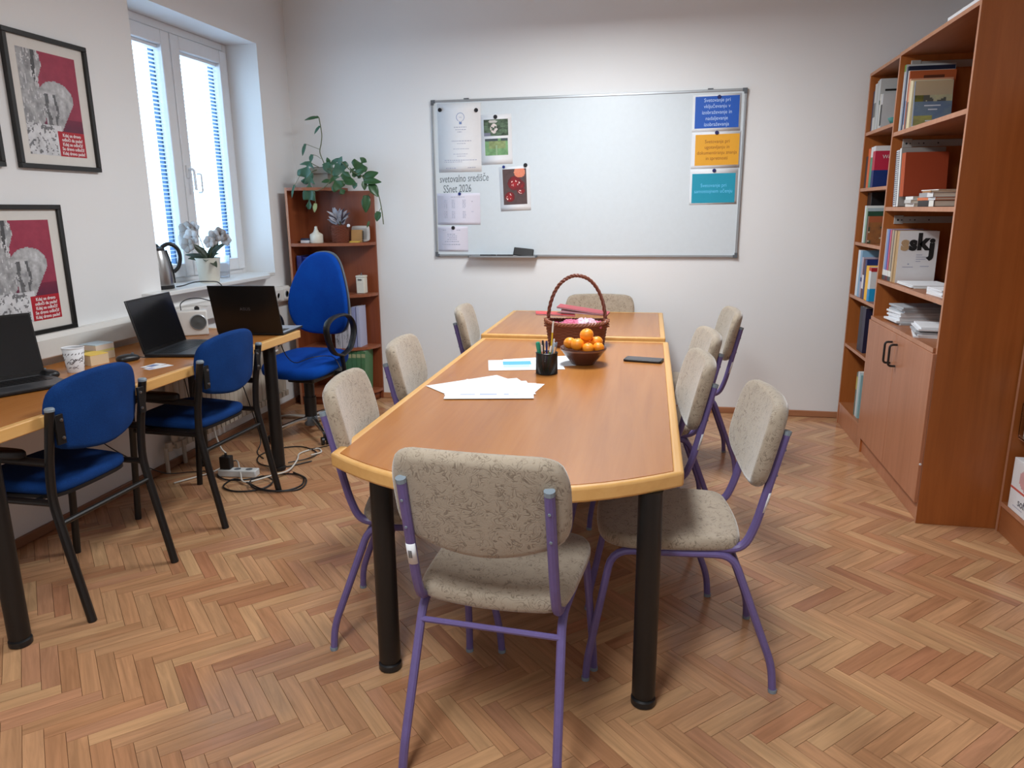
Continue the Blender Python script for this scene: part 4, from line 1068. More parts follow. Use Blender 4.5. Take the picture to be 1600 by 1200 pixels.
ctext(r_[3], 'Wör', 0.032, WH, 0.0555, 0.075, 0.185)
g = 'books in the third compartment of the narrow bookcase'
bb = thing('black_box_file', 'black box file at the back of the third narrow shelf', 'box file', (LX+0.05, 5.38, LS[2]+0.001), R(-90)); MB().box(0, 0.10, 0, 0.28, 0, 0.318).build('file_box', BLACKP, bb, bevel=0.002); MB().box(0.02, 0.08, -0.001, 0, 0.1, 0.2).build('file_label', GREYP, bb, smooth=0)
r_, y = row(LX+0.012, 5.26, LS[2], [
 dict(label='white hardback before the black box file', t=0.035, d=0.22, h=0.235, rgb=(220, 220, 218), front=[(0.1, 0.9, 0.6, 0.9, (190, 180, 184))]),
 dict(label='pale green exercise book on the third narrow shelf', t=0.035, d=0.215, h=0.22, rgb=(150, 182, 160), front=[(0, 1, 0.45, 1, (170, 184, 190))]),
 dict(label='thin dark green book on the third narrow shelf', t=0.02, d=0.2, h=0.2, rgb=(40, 76, 56)),
], g)
pb = book('picture book with a brown people scene on its cover', (LX+0.012, y-0.004, LS[2]+0.0006), 0.03, 0.2, 0.17, (120, 72, 48))
def ppl(u, v):
    k = fbm(u*6, v*7, 2)
    if v < 0.2: return (166, 92, 58)
    if fbm(u*4+9, v*4, 3) > 0.55 and v > 0.4: return (196, 186, 160) if k > 0.5 else (70, 78, 60)
    return (120+50*k, 80+30*k, 56)
paint('cover_print', 0.198, 0.168, 20, 18, ppl, pb, T_((0.0307, 0.1, 0.085)) @ RZ(R(90)))
g = 'books in the fourth compartment of the narrow bookcase'
r_, y = row(LX+0.010, 5.30, LS[3], [
 dict(label='tall white thin book, far left on the fourth narrow shelf', t=0.055, d=0.22, h=0.30, rgb=(216, 222, 228)),
 dict(label='light blue tall book on the fourth narrow shelf', t=0.05, d=0.22, h=0.298, rgb=(130, 170, 200)),
 dict(label='lilac paperback on the fourth narrow shelf', t=0.04, d=0.21, h=0.26, rgb=(176, 164, 180), spine=[(0.4, 0.5, (60, 60, 110))]),
 dict(label='maroon book with a white band on the fourth narrow shelf', t=0.045, d=0.2, h=0.25, rgb=(92, 46, 46), spine=[(0.25, 0.6, (220, 216, 218))]),
 dict(label='navy paperback behind the yellow book', t=0.04, d=0.2, h=0.25, rgb=(24, 44, 104)),
 dict(label='yellow dictionary on the fourth narrow shelf', t=0.065, d=0.19, h=0.215, rgb=(246, 186, 30)),
 dict(label='white book with red top and blue foot, fourth narrow shelf', t=0.05, d=0.19, h=0.21, rgb=(216, 220, 222), spine=[(0.9, 1, (190, 50, 50)), (0, 0.36, (20, 140, 200))], front=[(0, 1, 0.88, 1, (176, 40, 48)), (0, 1, 0, 0.38, (24, 150, 204))]),
], g)
g = 'navy binders in the narrow bookcase'
r_, y = row(LX+0.02, 5.15, LS[4], [
 dict(label='dark navy binder on the fifth narrow shelf, left one', t=0.07, d=0.25, h=0.29, rgb=(28, 28, 48)),
 dict(label='dark navy binder on the fifth narrow shelf, right one', t=0.07, d=0.25, h=0.29, rgb=(34, 34, 62)),
], g)
g = 'books on the bottom shelf of the narrow bookcase'
r_, y = row(LX+0.02, 5.07, LS[5], [
 dict(label='grey-green thin book on the bottom narrow shelf', t=0.03, d=0.2, h=0.29, rgb=(92, 110, 100), spine=[(0.6, 0.9, (190, 180, 90))]),
 dict(label='white book on the bottom narrow shelf', t=0.04, d=0.2, h=0.30, rgb=(206, 210, 212)),
 dict(label='light teal book on the bottom narrow shelf', t=0.03, d=0.2, h=0.29, rgb=(150, 190, 196)),
], g)

# ------------------------------------------------------------------ quarter-round corner shelf
CX0, CX1, CY0, CY1 = -2.80, -2.225, 5.185, 5.515
cs = thing('corner_shelf', 'cherry corner shelf with quarter-round boards beneath the trailing plant', 'shelf')
RED = wood('cherry_shelf_laminate', (112, 54, 28), (134, 68, 38), (148, 80, 46), 'z', 0.4)
REDX = wood('cherry_shelf_boards', (128, 70, 46), (148, 86, 58), (160, 98, 68), 'x', 0.4)
def cboard(par, *a, mat=RED):
    return MB().box(*a).build('side_panel', mat, par, smooth=0)
sp_ = cboard(cs, CX0, CX0+0.018, CY0, CY1-0.018, 0, 1.672)
MB().box(CX0, CX0+0.018, CY0-0.0012, CY0, 0, 1.672).build('edge_band', CABEDGE, sp_, smooth=0)
MB().box(CX0, CX1, CY1-0.018, CY1, 0, 1.65).build('back_panel', RED, cs, smooth=0)
def qz(z, th=0.022, frac=1.0):
    n = 14; a = (CX1-CX0-0.018)*frac; b = (CY1-0.018-CY0)*frac
    pts = [(CX0+0.018, CY1-0.018)]+[(CX0+0.018+a*math.sin(PI/2*k/n), CY1-0.018-b*math.cos(PI/2*k/n)**0.9) for k in range(n+1)]
    o = MB().prism(pts, z-th, z).build('shelf', REDX, cs, smooth=0)
    return o
CZ = [1.262, 0.868, 0.452, 0.09]
for z in CZ: qz(z)
MB().prism([(CX0, CY1), (CX0, CY0), (CX0+0.14, CY0), (CX0+0.30, CY0+0.045), (CX0+0.36, CY1-0.018), (CX0+0.36, CY1)], 1.650, 1.672).build('top_board', REDX, cs, smooth=0)
n = 12; pts = [(CX0+0.018+(CX1-CX0-0.05)*math.sin(PI/2*k/n), CY1-0.018-(CY1-0.05-CY0)*math.cos(PI/2*k/n)) for k in range(n+1)]
m = MB(); m.add([(p[0], p[1], 0) for p in pts]+[(p[0], p[1], 0.068) for p in pts], [(k, k+1, n+2+k, n+1+k) for k in range(n)]); m.build('plinth', RED, cs, smooth=60, solid=0.012)

# trailing plant on top
pl = thing('trailing_plant', 'trailing plant with large lobed leaves in a grey square planter, on the corner shelf', 'plant', (-2.56, 5.36, 1.672))
GREYB = plain('grey_planter', (150, 144, 134), 0.7)
m = MB(); m.prism([(-0.065,-0.065),(0.065,-0.065),(0.065,0.065),(-0.065,0.065)], 0, 0.10); m.prism([(-0.075,-0.075),(0.075,-0.075),(0.075,0.075),(-0.075,0.075)], 0.10, 0.145)
m.build('planter', GREYB, pl, bevel=0.003); MB().box(-0.062, 0.062, -0.062, 0.062, 0.1452, 0.149).build('soil', SOIL, pl, smooth=0)
def leaf_mesh(L, W, lobed, fold=0.25):
    """leaf from base (0,0,0) along +y, width along x, folded along the midrib"""
    n = 36; prof = []
    for k in range(n+1):
        t = k/n; w = math.sin(PI*min(1, t*0.93+0.05))**0.8*(1-0.35*t)
        if t < 0.12: w = 0.35+t*4
        if lobed: w *= 1-0.86*max(0, math.sin(t*PI*4.0-1.2))**1.6*(0.15 < t < 0.93)
        prof.append((t, max(w, 0.02) if k < n else 0.0))
    vs = []; fs = []
    for t, w in prof:
        back = 0.20*w if lobed else 0.0
        for s, q in ((-1, 1), (-1, 0.5), (0, 0), (1, 0.5), (1, 1)):
            vs.append((s*q*w*W/2, (t+back*q)*L, fold*q*w*W/2-0.22*L*t*t))
    for i in range(n):
        for j in range(4): fs.append((i*5+j, i*5+j+1, (i+1)*5+j+1, (i+1)*5+j))
    return vs, fs
_leafcache = {}
def leaf(par, base, tip, width, lobed=False, mat=LEAF, roll=0, facing=(0.3, -1, 0.35), name='leaf'):
    base, tip = Vector(base), Vector(tip); L = (tip-base).length
    k = (lobed, mat.name, name)
    if k not in _leafcache:
        v, f = leaf_mesh(1, 1, lobed); o = MB().add(v, f).build(name, mat, par, smooth=60, solid=0.002); _leafcache[k] = o.data
    else:
        o = bpy.data.objects.new(name, _leafcache[k]); COL.objects.link(o); o.parent = par
        mo = o.modifiers.new('thickness', 'SOLIDIFY'); mo.thickness = 0.002
    y = (tip-base).normalized(); z = Vector(facing).normalized(); z = (z-y*z.dot(y)).normalized(); x = y.cross(z)
    M = Matrix(((x.x, y.x, z.x, base.x), (x.y, y.y, z.y, base.y), (x.z, y.z, z.z, base.z), (0, 0, 0, 1)))
    o.matrix_local = M @ RY(roll) @ Matrix.Diagonal((width, L, (width+L)/2, 1))
    return o
P0 = Vector((-2.56, 5.36, 1.672))
def P(x, z, y=5.28): return Vector((x, y, z))-P0
LV = [((-2.617,1.862),(-2.665,1.700),0.15,1,5.25,LEAF2),((-2.605,1.760),(-2.622,1.515),0.11,1,5.22,LEAF2),((-2.455,1.868),(-2.345,1.755),0.17,1,5.30,LEAF2),((-2.50,1.850),(-2.455,1.775),0.09,0,5.28,LEAF2),
 ((-2.40,1.835),(-2.375,1.890),0.05,0,5.3,LEAF2),((-2.48,1.845),(-2.488,1.885),0.04,0,5.3,LEAF),((-2.285,1.752),(-2.200,1.872),0.15,1,5.3,LEAF),((-2.26,1.765),(-2.180,1.800),0.07,0,5.27,LEAF),
 ((-2.205,1.725),(-2.090,1.775),0.085,0,5.27,LEAF),((-2.19,1.712),(-2.058,1.708),0.062,0,5.25,LEAF),((-2.145,1.695),(-2.082,1.605),0.08,0,5.25,LEAF),((-2.19,1.710),(-2.183,1.650),0.05,0,5.25,LEAF),
 ((-2.434,1.712),(-2.498,1.714),0.045,0,5.2,LEAF),((-2.415,1.745),(-2.335,1.628),0.13,1,5.2,LEAF),((-2.34,1.716),(-2.235,1.698),0.085,0,5.22,LEAF),((-2.180,1.610),(-2.191,1.488),0.082,0,5.26,LEAF),
 ((-2.094,1.492),(-2.112,1.425),0.062,0,5.27,LEAF),((-2.176,1.424),(-2.187,1.378),0.022,0,5.27,LEAF),((-2.562,1.556),(-2.571,1.494),0.04,0,5.2,plain('pale_green_leaf', (150, 160, 110), 0.4)),
 ((-2.540,2.172),(-2.652,2.160),0.030,0,5.3,LEAF),((-2.534,2.110),(-2.580,2.058),0.028,0,5.3,LEAF2),((-2.66,1.988),(-2.688,1.905),0.032,0,5.3,LEAF2),((-2.602,1.910),(-2.616,1.855),0.04,0,5.28,LEAF2),
 ((-2.705,1.690),(-2.732,1.600),0.024,0,5.17,LEAF2),((-2.31,1.80),(-2.235,1.745),0.09,1,5.3,LEAF),((-2.365,1.77),(-2.29,1.72),0.08,0,5.26,LEAF),((-2.245,1.70),(-2.255,1.66),0.05,0,5.22,LEAF2)]
for i, (b, t, w, lo, y, mt) in enumerate(LV):
    leaf(pl, P(b[0], b[1], y), P(t[0], t[1], y-0.02), w, bool(lo), mt, roll=(hsh(i, 3)-0.5)*0.6)
m = MB()
m.tube(spline([P(-2.55,1.82,5.36), P(-2.522,1.845,5.3), P(-2.55,1.925,5.3), P(-2.535,1.99,5.3), P(-2.526,2.045,5.3), P(-2.53,2.10,5.3), P(-2.54,2.172,5.3)]), 0.0035, 6)
m.tube(spline([P(-2.545,1.945,5.3), P(-2.60,1.965,5.3), P(-2.66,1.988,5.3)]), 0.0018, 5); m.tube(spline([P(-2.545,1.88,5.3), P(-2.575,1.90,5.3), P(-2.602,1.910,5.28)]), 0.0018, 5)
m.tube(spline([P(-2.52,1.81,5.36), P(-2.40,1.86,5.3), P(-2.30,1.79,5.27), P(-2.21,1.745,5.26), P(-2.14,1.69,5.26), P(-2.095,1.62,5.27), P(-2.072,1.50,5.27), P(-2.064,1.40,5.27)]), 0.004, 6)
m.tube(spline([P(-2.12,1.66,5.27), P(-2.16,1.62,5.26), P(-2.18,1.61,5.26)]), 0.002, 5); m.tube(spline([P(-2.075,1.52,5.27), P(-2.09,1.50,5.27), P(-2.094,1.492,5.27)]), 0.002, 5)
m.tube(spline([P(-2.54,1.81,5.33), P(-2.42,1.79,5.2), P(-2.435,1.70,5.17), P(-2.52,1.65,5.18), P(-2.60,1.65,5.2)]), 0.003, 6); m.tube(spline([P(-2.58,1.64,5.2), P(-2.565,1.60,5.2), P(-2.562,1.555,5.2)]), 0.002, 5)
m.tube(spline([P(-2.56,1.81,5.34), P(-2.60,1.84,5.28), P(-2.617,1.86,5.25)]), 0.003, 6); m.tube(spline([P(-2.56,1.81,5.34), P(-2.59,1.79,5.25), P(-2.605,1.76,5.22)]), 0.003, 6); m.tube(spline([P(-2.52,1.81,5.34), P(-2.45,1.80,5.25), P(-2.415,1.745,5.2)]), 0.003, 6)
m.tube(spline([P(-2.58,1.82,5.36), P(-2.67,1.78,5.25), P(-2.705,1.69,5.17)]), 0.0016, 5)
m.build('vine', STEM, pl, smooth=60)

# things on the corner shelf
Z1 = 1.2625
bxl = thing('small_box', 'small flat blue and white box at the left end of the upper shelf', 'box', (-2.715, 5.31, Z1)); MB().box(-0.035, 0.035, -0.03, 0.03, 0, 0.02).build('box_body', PAPER, bxl, bevel=0.002); MB().box(-0.034, 0.036, -0.029, 0.031, 0.0202, 0.034).build('box_lid', plain('navy_card', (46, 56, 84), 0.5), bxl, bevel=0.002)
jar = thing('white_jar', 'squat white bottle with a knob stopper on the upper shelf', 'bottle', (-2.632, 5.315, Z1))
CER = plain('white_ceramic', (226, 222, 208), 0.35)
MB().lathe([(0.048, 0), (0.05, 0.004), (0.05, 0.058), (0.046, 0.066), (0.02, 0.082), (0.017, 0.095)], 28, cap1=True).build('bottle_body', CER, jar, smooth=50); MB().lathe([(0.012, 0.0952), (0.014, 0.104), (0.009, 0.112), (0.013, 0.12), (0.002, 0.126)], 20).build('stopper', CER, jar, smooth=60)
def weave_pot(name, par, r0, r1, h, rows_, mat, ell=1.0, nst=22):
    m = MB(); n = nst*4
    for i in range(rows_):
        z = h*(i+0.5)/rows_; r = r0+(r1-r0)*z/h
        pts = [((r+0.0022*math.sin(k*nst/2*2*PI/n+(PI if i % 2 else 0)))*math.cos(2*PI*k/n), ell*(r+0.0022*math.sin(k*nst/2*2*PI/n+(PI if i % 2 else 0)))*math.sin(2*PI*k/n), z) for k in range(n)]
        m.tube(pts, h/rows_*0.56, 5, closed=True)
    o = m.build(name, mat, par, smooth=60)
    m = MB()
    for k in range(nst):
        a = 2*PI*k/nst; m.tube([(r0*math.cos(a), ell*r0*math.sin(a), 0), (r1*math.cos(a), ell*r1*math.sin(a), h)], 0.0025, 5)
    m.build('stakes', mat, o, smooth=60)
    return o
wp = thing('wicker_pot_plant', 'small purple and white plant in a brown wicker pot on the upper shelf', 'plant', (-2.455, 5.36, Z1))
weave_pot('wicker_pot', wp, 0.058, 0.066, 0.13, 14, WICKER); MB().lathe([(0.052, 0.004), (0.06, 0.124)], 20).build('inner_pot', SOIL, wp)
PURL = plain('purple_leaf', (86, 76, 92), 0.4); PALEL = plain('pale_variegated_leaf', (176, 176, 186), 0.4)
for k in range(44):
    a = hsh(k, 1)*2*PI; r = 0.03+0.065*hsh(k, 2); z = 0.145+0.13*hsh(k, 3)*(1-r*4)
    leaf(wp, (0.02*math.cos(a), 0.02*math.sin(a), 0.125+0.6*(z-0.125)), (r*math.cos(a), r*math.sin(a), z+0.02), 0.03, False, PURL if k % 3 == 0 else PALEL, roll=hsh(k, 5)*1.4-0.7, facing=(0.2, -0.9, 0.5))
m = MB()
for k in range(9):
    a = hsh(k, 11)*2*PI; m.tube(spline([(0, 0, 0.12), (0.02*math.cos(a), 0.02*math.sin(a), 0.17), (0.05*math.cos(a), 0.05*math.sin(a), 0.19)], 4), 0.0018, 5)
m.build('stems', STEM, wp, smooth=60)
MB().ball((0.085, -0.03, 0.128), 0.013, 10, 8).build('white_flower', PAPER, wp, smooth=60)
tin = thing('photo_holder', 'pale rounded plastic photo holder leaning at the right of the upper shelf', 'photo holder', (-2.325, 5.44, Z1), (R(-6), 0, 0)); pad(chaikin([(-0.072, 0), (-0.072, 0.05), (-0.075, 0.118), (-0.05, 0.125), (0.06, 0.125), (0.072, 0.118), (0.076, 0.05), (0.074, 0.0)], 2), 0.02, lambda x, y, w: (x, -w, y+0.0), 0.006).build('frame_body', plain('pale_plastic', (206, 204, 200), 0.4), tin, smooth=50); MB().box(-0.055, 0.055, -0.0112, -0.0105, 0.02, 0.105).build('frame_face', plain('grey_card', (176, 174, 170), 0.6), tin, smooth=0)
nb = thing('kraft_notebook', 'small kraft notebook with black spiral, leaning on the pale photo holder', 'notebook', (-2.335, 5.405, Z1), (R(-7), 0, R(4))); MB().box(-0.05, 0.04, -0.004, 0.004, 0.0, 0.095).build('cover', plain('kraft_card', (192, 148, 96), 0.7), nb, bevel=0.001)
m = MB()
for k in range(12): m.tube([(0.042+0.007*math.cos(a), 0.007*math.sin(a), 0.008+k*0.007) for a in [2*PI*q/8 for q in range(8)]], 0.0016, 5, closed=True)
m.build('spiral_binding', BLACKP, nb)
yn = thing('yellow_notes', 'yellow sticky note pad in front of the kraft notebook', 'notes', (-2.345, 5.375, Z1)); 
for k in range(3): MB().box(-0.04, 0.035, -0.016, 0.016, 0.004*k, 0.004*k+0.0038, T_((0.002*k, 0, 0))).build('note_pad', plain('yellow_note', (226, 190, 84), 0.7), yn, smooth=0)
# lower shelves
binds = []
for k, (x, c, h) in enumerate(((-2.765, (40, 40, 110), 0.30), (-2.722, (30, 34, 120), 0.29), (-2.680, (26, 40, 104), 0.285), (-2.640, (56, 60, 140), 0.28))):
    book('%s ring binder on the shelf behind the swivel chair' % ('leftmost deep violet', 'second navy', 'third dark blue', 'fourth pale violet')[k], (x, 5.225+0.02*k, CZ[1]+0.0006), 0.038, 0.20-0.01*k, h, c, rot=0, kind='ring_binder', group='blue binders on the corner shelf', spine=[(0.45, 0.7, (200, 204, 214))] if k in (1, 3) else None)
cn = thing('white_canister', 'white square canister with a bow on the second corner shelf board', 'canister', (-2.325, 5.415, CZ[1]+0.0006))
MB().box(-0.034, 0.034, -0.034, 0.034, 0, 0.125).build('canister_body', CER, cn, bevel=0.006); MB().box(-0.036, 0.036, -0.036, 0.036, 0.1252, 0.140).build('lid', CER, cn, bevel=0.004)
m = MB(); m.tube([(0.014*math.cos(a), -0.0375-0.002*math.sin(2*a), 0.108+0.006*math.sin(2*a)) for a in [2*PI*q/16 for q in range(16)]], 0.002, 5, closed=True); m.build('bow', GREYP, cn); MB().lathe([(0.006, 0), (0.004, 0.02)], 10, (0, 0, 0.14)).build('lid_knob', GREYP, cn)
r4 = []
for k, (x, c, t, h, y) in enumerate(((-2.50, (196, 196, 206), 0.05, 0.295, 5.25), (-2.445, (206, 206, 216), 0.062, 0.31, 5.262), (-2.378, (150, 156, 196), 0.022, 0.318, 5.31), (-2.350, (186, 190, 216), 0.026, 0.32, 5.33))):
    b = book(('grey-white patterned file, left one on the third corner board', 'grey-white patterned file, right one on the third corner board', 'slim lilac-blue book on the third corner board', 'pale lilac book at the right end, third corner board')[k], (x, y, CZ[2]+0.0006), t, 0.16 if k < 2 else 0.13, h, c, rot=0, kind='file_folder' if k < 2 else 'book', group='files on the third corner shelf board')
    if k < 2:
        m = MB()
        for q in range(14):
            x0 = 0.006+hsh(q, k)*(t-0.02); z0 = 0.02+0.13*hsh(q, k+5)
            m.tube(spline([(x0, -0.001, z0), (x0+0.008*hsh(q, 8), -0.001, z0+0.02), (x0+0.016*(hsh(q, 9)-0.3), -0.001, z0+0.035)], 4), 0.001, 4)
        m.build('scribble_print', GREYP, b)
gv = (70, 120, 92)
for k in range(5):
    book(('first', 'second', 'third', 'fourth', 'fifth')[k]+' green volume from the left, lowest corner shelf board', (-2.475+k*0.035, 5.28+0.008*k, CZ[3]+0.0006), 0.033, 0.16, 0.335, (gv[0]+4*k, gv[1]+3*k, gv[2]), rot=0, lean=-3, group='green volumes on the lowest corner board', spine=[(0.84, 0.93, (176, 180, 140)), (0.5, 0.53, (150, 168, 130))])
# power brick for the shelf bottom left dark items
# ------------------------------------------------------------------ on the window sill
SZ = 1.0552
kt = thing('electric_kettle', 'steel electric kettle with a black loop handle on the window sill', 'kettle', (-2.955, 3.885, SZ), R(52))
MB().lathe([(0.078, 0), (0.08, 0.006), (0.078, 0.022)], 32).build('kettle_base', BLACKP, kt)
MB().lathe([(0.077, 0.0225), (0.079, 0.04), (0.075, 0.10), (0.063, 0.17), (0.050, 0.215), (0.046, 0.225)], 32).build('kettle_body', STEEL, kt, smooth=50)
m = MB(); m.lathe([(0.047, 0.2252), (0.045, 0.24), (0.02, 0.25), (0.012, 0.262), (0.003, 0.265)], 28); m.build('kettle_lid', BLACKP, kt, smooth=50)
m = MB(); m.tube(spline([(0.03, 0, 0.245), (0.075, 0, 0.262), (0.118, 0, 0.235), (0.13, 0, 0.18), (0.115, 0, 0.125), (0.085, 0, 0.095)], 6), 0.012, 10, flat=1.3); m.tube(spline([(0.05, 0, 0.225), (0.066, 0, 0.16), (0.078, 0, 0.09), (0.081, 0, 0.03)], 5), 0.010, 8); m.build('kettle_handle', BLACKP, kt, smooth=60)
kc = thing('kettle_cord', 'black kettle cord running along the sill and down the wall', 'cord', (0, 0, 0))
MB().tube(spline([(-2.91, 3.97, SZ+0.004), (-2.90, 4.02, SZ+0.006), (-2.87, 4.10, SZ+0.02), (-2.82, 4.17, SZ+0.018), (-2.785, 4.22, SZ+0.006), (-2.775, 4.27, 1.0), (-2.79, 4.30, 0.965), (-2.80, 4.34, 0.952)]), 0.0035, 6).build('cord', BLACKP, kc, smooth=60)
op = thing('potted_orchid', 'white orchid with dark leaves in a white pot on the window sill', 'plant', (-2.90, 4.30, SZ))
MB().lathe([(0.058, 0), (0.062, 0.005), (0.076, 0.15), (0.079, 0.158), (0.074, 0.158), (0.070, 0.14)], 32, cap1=False).build('pot', CER, op, smooth=50); MB().lathe([(0.070, 0.135), (0.069, 0.14)], 24).build('soil', SOIL, op)
for k, (b, t, w) in enumerate((((0,0,0.14),(-0.15,-0.02,0.195),0.06),((0,0,0.14),(-0.09,-0.07,0.17),0.07),((0,0,0.14),(0.10,-0.05,0.20),0.07),((0.0,0,0.14),(0.13,0.01,0.27),0.06),((0,0,0.15),(-0.05,-0.06,0.255),0.07),((0.02,0,0.14),(0.11,-0.08,0.12),0.05),((0,0,0.14),(0.05,-0.10,0.16),0.06),((0,0.02,0.14),(0.04,0.06,0.26),0.07),((0,0,0.14),(-0.10,0.05,0.23),0.06))):
    leaf(op, b, t, w, False, plain('dark_orchid_leaf', (52, 66, 48), 0.35), facing=(0.3, -0.5, 0.8))
m = MB(); m.tube(spline([(0, 0, 0.14), (-0.03, 0, 0.25), (-0.06, -0.01, 0.33), (-0.11, -0.02, 0.34), (-0.13, -0.02, 0.30)]), 0.003, 6); m.tube(spline([(0.01, 0, 0.14), (0.05, 0, 0.24), (0.10, -0.01, 0.30), (0.17, -0.02, 0.29)]), 0.003, 6); m.build('flower_stem', STEM, op)
def flower(par, c, r, tint, seed):
    m = MB()
    for k in range(5):
        a = 2*PI*k/5+seed; ca, sa = math.cos(a), math.sin(a); v = []
        for i in range(5):
            t = i/4; w = 0.55*r*math.sin(PI*(0.12+0.8*t))
            for s in (-1, 0, 1): v.append((c[0]+ca*r*t-sa*w*s, c[1]-0.25*r*math.sin(t*2)-0.05*r*abs(s)+0.012*r, c[2]+sa*r*t+ca*w*s))
        m.add(v, [(i*3+j, i*3+j+1, i*3+j+4, i*3+j+3) for i in range(4) for j in range(2)])
    m.build('flower', tint, par, smooth=60, solid=0.001)
PET = plain('backlit_white_petal', (192, 186, 184), 0.6); PETG = plain('backlit_grey_petal', (150, 140, 134), 0.6)  # petal colours darkened to stand in for the light behind them
for k, (x, y, z, r) in enumerate(((-0.10,-0.03,0.33,0.06),(-0.06,-0.05,0.29,0.055),(-0.13,-0.02,0.27,0.05),(-0.085,-0.06,0.24,0.05),(-0.05,-0.03,0.345,0.045),(0.09,-0.03,0.29,0.05),(0.13,-0.03,0.305,0.05),(0.17,-0.03,0.275,0.04),(0.06,-0.05,0.26,0.04))):
    flower(op, (x, y, z), r, PET if k % 3 else PETG, k*0.7)
gl = thing('plastic_cup', 'clear plastic cup on the sill beside the orchid pot', 'cup', (-3.0, 4.62, SZ))
m = MB(); m.lathe([(0.036, 0), (0.036, 0.003), (0.048, 0.15), (0.050, 0.152), (0.0465, 0.152), (0.034, 0.005)], 28, cap1=True); m.build('cup_body', glass('milky_plastic', (232, 236, 242), 0.25, 1.2), gl, smooth=50)
# ------------------------------------------------------------------ on the desk
def laptop(label, loc, rot, W=0.40, D=0.275, H=0.27, tilt=18, deck=(44, 46, 50), logo=None):
    """hinge line along local x, deck towards +y, screen facing +y"""
    t = thing('laptop', label, 'laptop', loc, rot)
    DK = plain('laptop_deck_'+str(deck[0]), deck, 0.35)
    MB().box(-W/2, W/2, 0, D, 0.003, 0.016).build('base', BLACKP, t, bevel=0.003)
    MB().box(-W/2+0.003, W/2-0.003, 0.004, D-0.003, 0.016, 0.0168).build('deck', DK, t, smooth=0)
    MB().box(-0.055, 0.055, D-0.10, D-0.018, 0.0168, 0.0172).build('touchpad', plain('laptop_touchpad', (58, 60, 64), 0.3), t, smooth=0)
    m = MB()
    for r in range(5):
        for k in range(14): m.box(-W/2+0.028+k*(W-0.056)/14+0.0012, -W/2+0.028+(k+1)*(W-0.056)/14-0.0012, 0.035+r*0.024, 0.035+r*0.024+0.0215, 0.0168, 0.0182)
    m.build('keyboard', BLACKP, t, smooth=0)
    M = T_((0, 0.004, 0.014)) @ RX(R(tilt))
    lid = MB().box(-W/2, W/2, -0.008, 0, 0.002, H, M).build('screen_lid', plain('laptop_lid_black', (20, 19, 19), 0.32), t, bevel=0.002)
    MB().box(-W/2+0.008, W/2-0.008, 0, 0.0006, 0.018, H-0.01, M).build('display', plain('dark_display', (20, 20, 22), 0.22), lid, smooth=0)
    if logo: text(logo, 0.026, plain('dim_logo', (92, 92, 96), 0.4), lid, M @ T_((0, -0.0083, H*0.52)) @ UPRIGHT, spacing=1.1)
    m = MB(); m.tube([(-W*0.4, 0.002, 0.013), (-W*0.25, 0.002, 0.013)], 0.006, 8); m.tube([(W*0.25, 0.002, 0.013), (W*0.4, 0.002, 0.013)], 0.006, 8); m.build('hinges', BLACKP, t)
    return t
# middle: hinge from (-2.505,3.12) to (-2.575,3.54); deck towards +x
a = math.atan2(3.55-3.12, -2.575+2.505)   # hinge direction
laptop('open laptop with a dark screen in the middle of the desk', (-2.545, 3.335, DZ), a-PI, 0.435, 0.275, 0.275, 14)
laptop('open black laptop seen from behind at the far desk end', (-2.345, 3.815, DZ), R(5), 0.40, 0.285, 0.29, 14, (150, 156, 166), logo='ASUS')
laptop('open laptop cut off by the left edge of the photo', (-2.735, 2.49, DZ), R(-25.5-90), 0.385, 0.275, 0.275, 14, (74, 75, 78))
def mouse(label, loc, rot):
    t = thing('computer_mouse', label, 'mouse', loc, rot)
    o = chaikin([(-0.028,-0.05),(0.028,-0.05),(0.033,0.0),(0.028,0.052),(0.0,0.06),(-0.028,0.052),(-0.033,0.0)], 2)
    pad(o, 0.034, lambda x, y, w: (x, y, max(0.0012, (w+0.017)*(1-0.18*((y+0.01)/0.05)**2)*(1-0.25*(x/0.033)**2))), 0.015, dome=0.002).build('mouse_body', BLACKP, t, smooth=60)
    MB().tube([(-0.004, 0.03, 0.033), (0.004, 0.03, 0.033)], 0.006, 10).build('scroll_wheel', GREYP, t)
    return t
mouse('black mouse beside the nearest laptop, before the paper cup', (-2.63, 2.66, DZ), R(70))
m2 = mouse('black wired mouse between the note cubes and the middle laptop', (-2.535, 3.03, DZ), R(-20))
MB().tube(spline([(0, 0.058, 0.012), (0.01, 0.09, 0.004), (0.05, 0.13, 0.003), (0.07, 0.18, 0.003), (0.05, 0.21, 0.003)]), 0.0022, 6).build('mouse_cable', BLACKP, m2)
cp = thing('paper_cup', 'white paper cup with grey scribbled print on the desk', 'cup', (-2.605, 2.785, DZ))
MB().lathe([(0.032, 0), (0.033, 0.002), (0.044, 0.108)], 32, cap1=False).build('cup_body', PAPER, cp, smooth=50, solid=-0.001)
MB().lathe([(0.0455, 0.107), (0.047, 0.110), (0.0455, 0.113), (0.043, 0.112), (0.042, 0.108)], 32, cap0=False, cap1=False).build('rim', PAPER, cp, smooth=60)
m = MB()
def cpt(a, z): r = 0.033+0.0104*(z/0.108)+0.0006; return (r*math.cos(a), r*math.sin(a), z)
for q in range(30):
    a0 = hsh(q, 1)*2*PI; z0 = 0.018+0.05*hsh(q, 2)
    m.tube(spline([cpt(a0, z0), cpt(a0+0.25, z0+0.016*(hsh(q, 3)-0.3)), cpt(a0+0.5*hsh(q, 6)+0.2, z0+0.03*(hsh(q, 4)-0.3))], 4), 0.0012+0.001*hsh(q, 7), 5)
for q in range(18):
    a0 = 2*PI*q/18; m.tube([cpt(a0, 0.082), cpt(a0+0.12*hsh(q, 5)+0.08, 0.086+0.004*hsh(q, 6))], 0.0022, 5)
